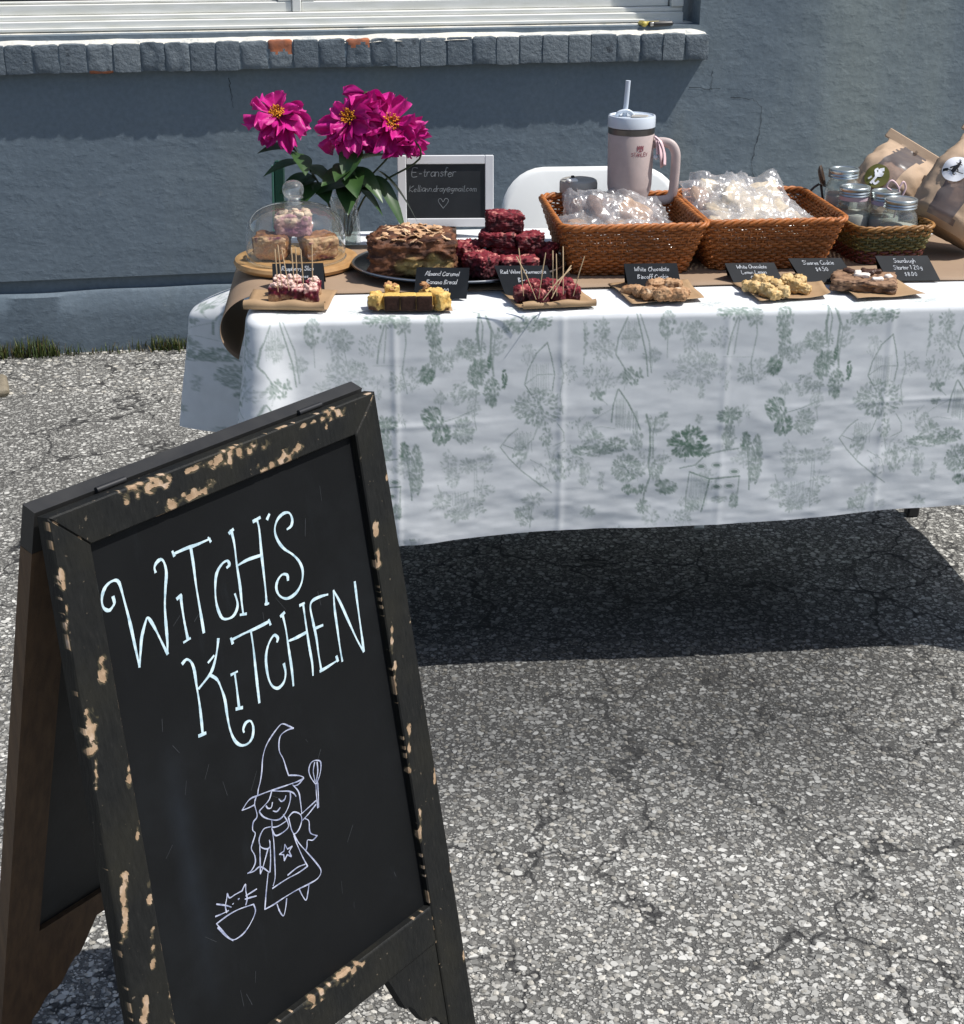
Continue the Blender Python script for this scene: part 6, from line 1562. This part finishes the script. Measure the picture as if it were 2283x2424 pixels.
bar('lower_rail', [(li(b_rail0)+.0005, b_rail0), (rin(0)-.0005, b_rail0+.012), (rin(0)-.0005, b_rail0+.066), (li(b_rail1)+.0005, b_rail0+.060)], lambda a, b, c_=0: face(a, b, c_+.0008), TH, M['frame_paint'], sg)
apron(face, li(.72)+.001, rin(0)-.001, b_rail0+.045, M['frame_paint'], 'scrolled_apron', sg)
def board_mat():
    t = NT('chalkboard'); v = t.coords('Object')
    c = t.ramp(t.noise(v, 5, 5, .6), [(.35, (.0045, .0050, .0056)), (.62, (.0066, .0073, .0080)), (.8, (.011, .0125, .014))])
    sm_ = t.ramp(t.noise(t.coords('Object', (9, 9, 1.2)), 3, 5, .7), [(.60, 0), (.80, .30)])
    c = t.mix(sm_, c, (.020, .024, .029))
    sp = t.n('SeparateXYZ', {0: v})
    col_ = t.math('ABSOLUTE', t.math('ADD', t.math('ADD', sp.outputs[0], .152), t.math('MULTIPLY', t.math('SUBTRACT', sp.outputs[2], .5), -.03)))
    rub = t.math('MULTIPLY', t.ramp(col_, [(.0, 1), (.022, 0)]), t.ramp(t.math('ABSOLUTE', t.math('SUBTRACT', sp.outputs[2], .50)), [(.06, 1), (.17, 0)]))
    rub = t.math('MULTIPLY', rub, t.ramp(t.noise(v, 18, 4), [(.3, .25), (.7, .9)]))
    c = t.mix(t.math('MULTIPLY', rub, .32), c, (.030, .040, .056))
    dust = t.ramp(t.noise(v, 3.5, 6, .7), [(.52, 0), (.75, .5)])
    c = t.mix(dust, c, (.014, .0165, .019))
    t.bsdf(Base_Color=c, Roughness=t.ramp(t.noise(v, 14, 4), [(.3, .55), (.7, .7)]), Specular_IOR_Level=.16, Normal=t.bump(t.noise(v, 300, 3), .08, .001)); return t.m
M['chalkboard'] = board_mat()
m_ = MB(); q = [(li(b_top)-.004, b_top-.004), (rin(0)+.004, b_top-.004), (rin(0)+.004, b_rail0+.02), (li(b_rail0)-.004, b_rail0+.02)]
V = [face(a, b, -.0095) for a, b in q] + [face(a, b, -.0155) for a, b in q]
m_.add(V, [(0, 3, 2, 1), (4, 5, 6, 7), (0, 1, 5, 4), (1, 2, 6, 5), (2, 3, 7, 6), (3, 0, 4, 7)]); m_.build('slate_panel', M['chalkboard'], sg)
def strokes(txt, wd, name, mat, seed):
    r = random.Random(seed); m_ = MB(); cz = -.0092
    for ln in txt.strip().split('\n'):
        pts = [tuple(float(k)/1000 for k in q.split(',')) for q in ln.split()]
        P = spline(pts, 6) if len(pts) > 2 else [tuple(np.array(pts[0])*(1-t)+np.array(pts[1])*t) for t in (0, .25, .5, .75, 1)]
        ph = r.uniform(0, 6); w_ = [wd*(.86+.22*math.sin(ph+i*.35)+r.uniform(-.08, .08)) for i in range(len(P))]
        tmp = MB(); tmp.ribbon(P, w_); o = len(m_.v); cz += .000004
        m_.v += [tuple(face(a, b, cz)) for a, b, _ in tmp.v]; m_.f += [tuple(k+o for k in f) for f in tmp.f]; m_.m += [0]*len(tmp.f)
    return m_.build(name, mat, sg)
strokes(LET, .0035, 'chalk_lettering', M['chalk'], 1); strokes(WIT, .0017, 'chalk_drawing', M['chalk_violet'], 2)
# faint scratches and an old rubbed streak in the slate
scr = '\n'.join('%g,%g %g,%g' % (a, b, a+rng.uniform(-14, 14), b+rng.uniform(4, 22)) for a, b in ((rng.uniform(60, 400), rng.uniform(60, 620)) for _ in range(26)))
M['chalk_ghost'] = plain('chalk_ghost', (.030, .034, .038), .8)
strokes(scr, .0007, 'scratches', M['chalk_ghost'], 3)['kind'] = 'stuff'
# back leaf
M['brown_wood'] = plain('brown_wood', (.075, .040, .019), .6, (.135, .075, .036), 5, (20, 20, 1.6), (.35, .7), .3, 50)
M['back_paint'] = plain('back_paint', (.016, .016, .016), .5, (.03, .029, .027), 20)
def bbar(name, x0, x1, y0, y1, mat, c0=0.0, th=TH):
    m_ = MB(); V = [bface(a, b, c_) for c_ in (c0, c0-th) for (a, b) in ((x0, y0), (x1, y0), (x1, y1), (x0, y1))]
    m_.add(V, [(0, 3, 2, 1), (4, 5, 6, 7), (0, 1, 5, 4), (1, 2, 6, 5), (2, 3, 7, 6), (3, 0, 4, 7)]); return m_.build(name, mat, sg)
SLB = math.hypot(ZT_, LB)
bbar('back_top_rail', .0, WID, 0, .048, M['back_paint']); bbar('back_stile', 0, .047, .0485, SLB-.002, M['brown_wood']); bbar('back_stile', WID-.047, WID, .0485, SLB-.002, M['brown_wood'])
bbar('back_panel', .043, WID-.043, .045, .64, M['slate'], -.007, .006)
bbar('back_lower_rail', .0475, WID-.0475, .628, .668, M['brown_wood'], -.0005)
apron(bface, .0478, WID-.0478, .648, M['brown_wood'], 'back_apron', sg)
for a in (.09, WID-.09):
    m_ = MB(); m_.tube([face(a-.018, -.003, -.0192), face(a+.018, -.003, -.0192)], .0032, 10); m_.build('hinge', M['black_plastic'], sg, 40)

# ------------------------------------------------------------------ small things on the ground
rock = lumpy(.10, .16, .035, 801, 14, .55, .12, 3, lambda V, U, s: mixc(C(.17, .145, .10), C(.24, .205, .15), .5+fbm(V*25, s, 3)))
p = at(-2, 930, 0); tag(rock.build('flat_stone', M['food'], None, True, p + Vector((-.028, .02, -.004)), (0, 0, .35)), 'flat brownish stone on the asphalt at the left edge', 'stone')
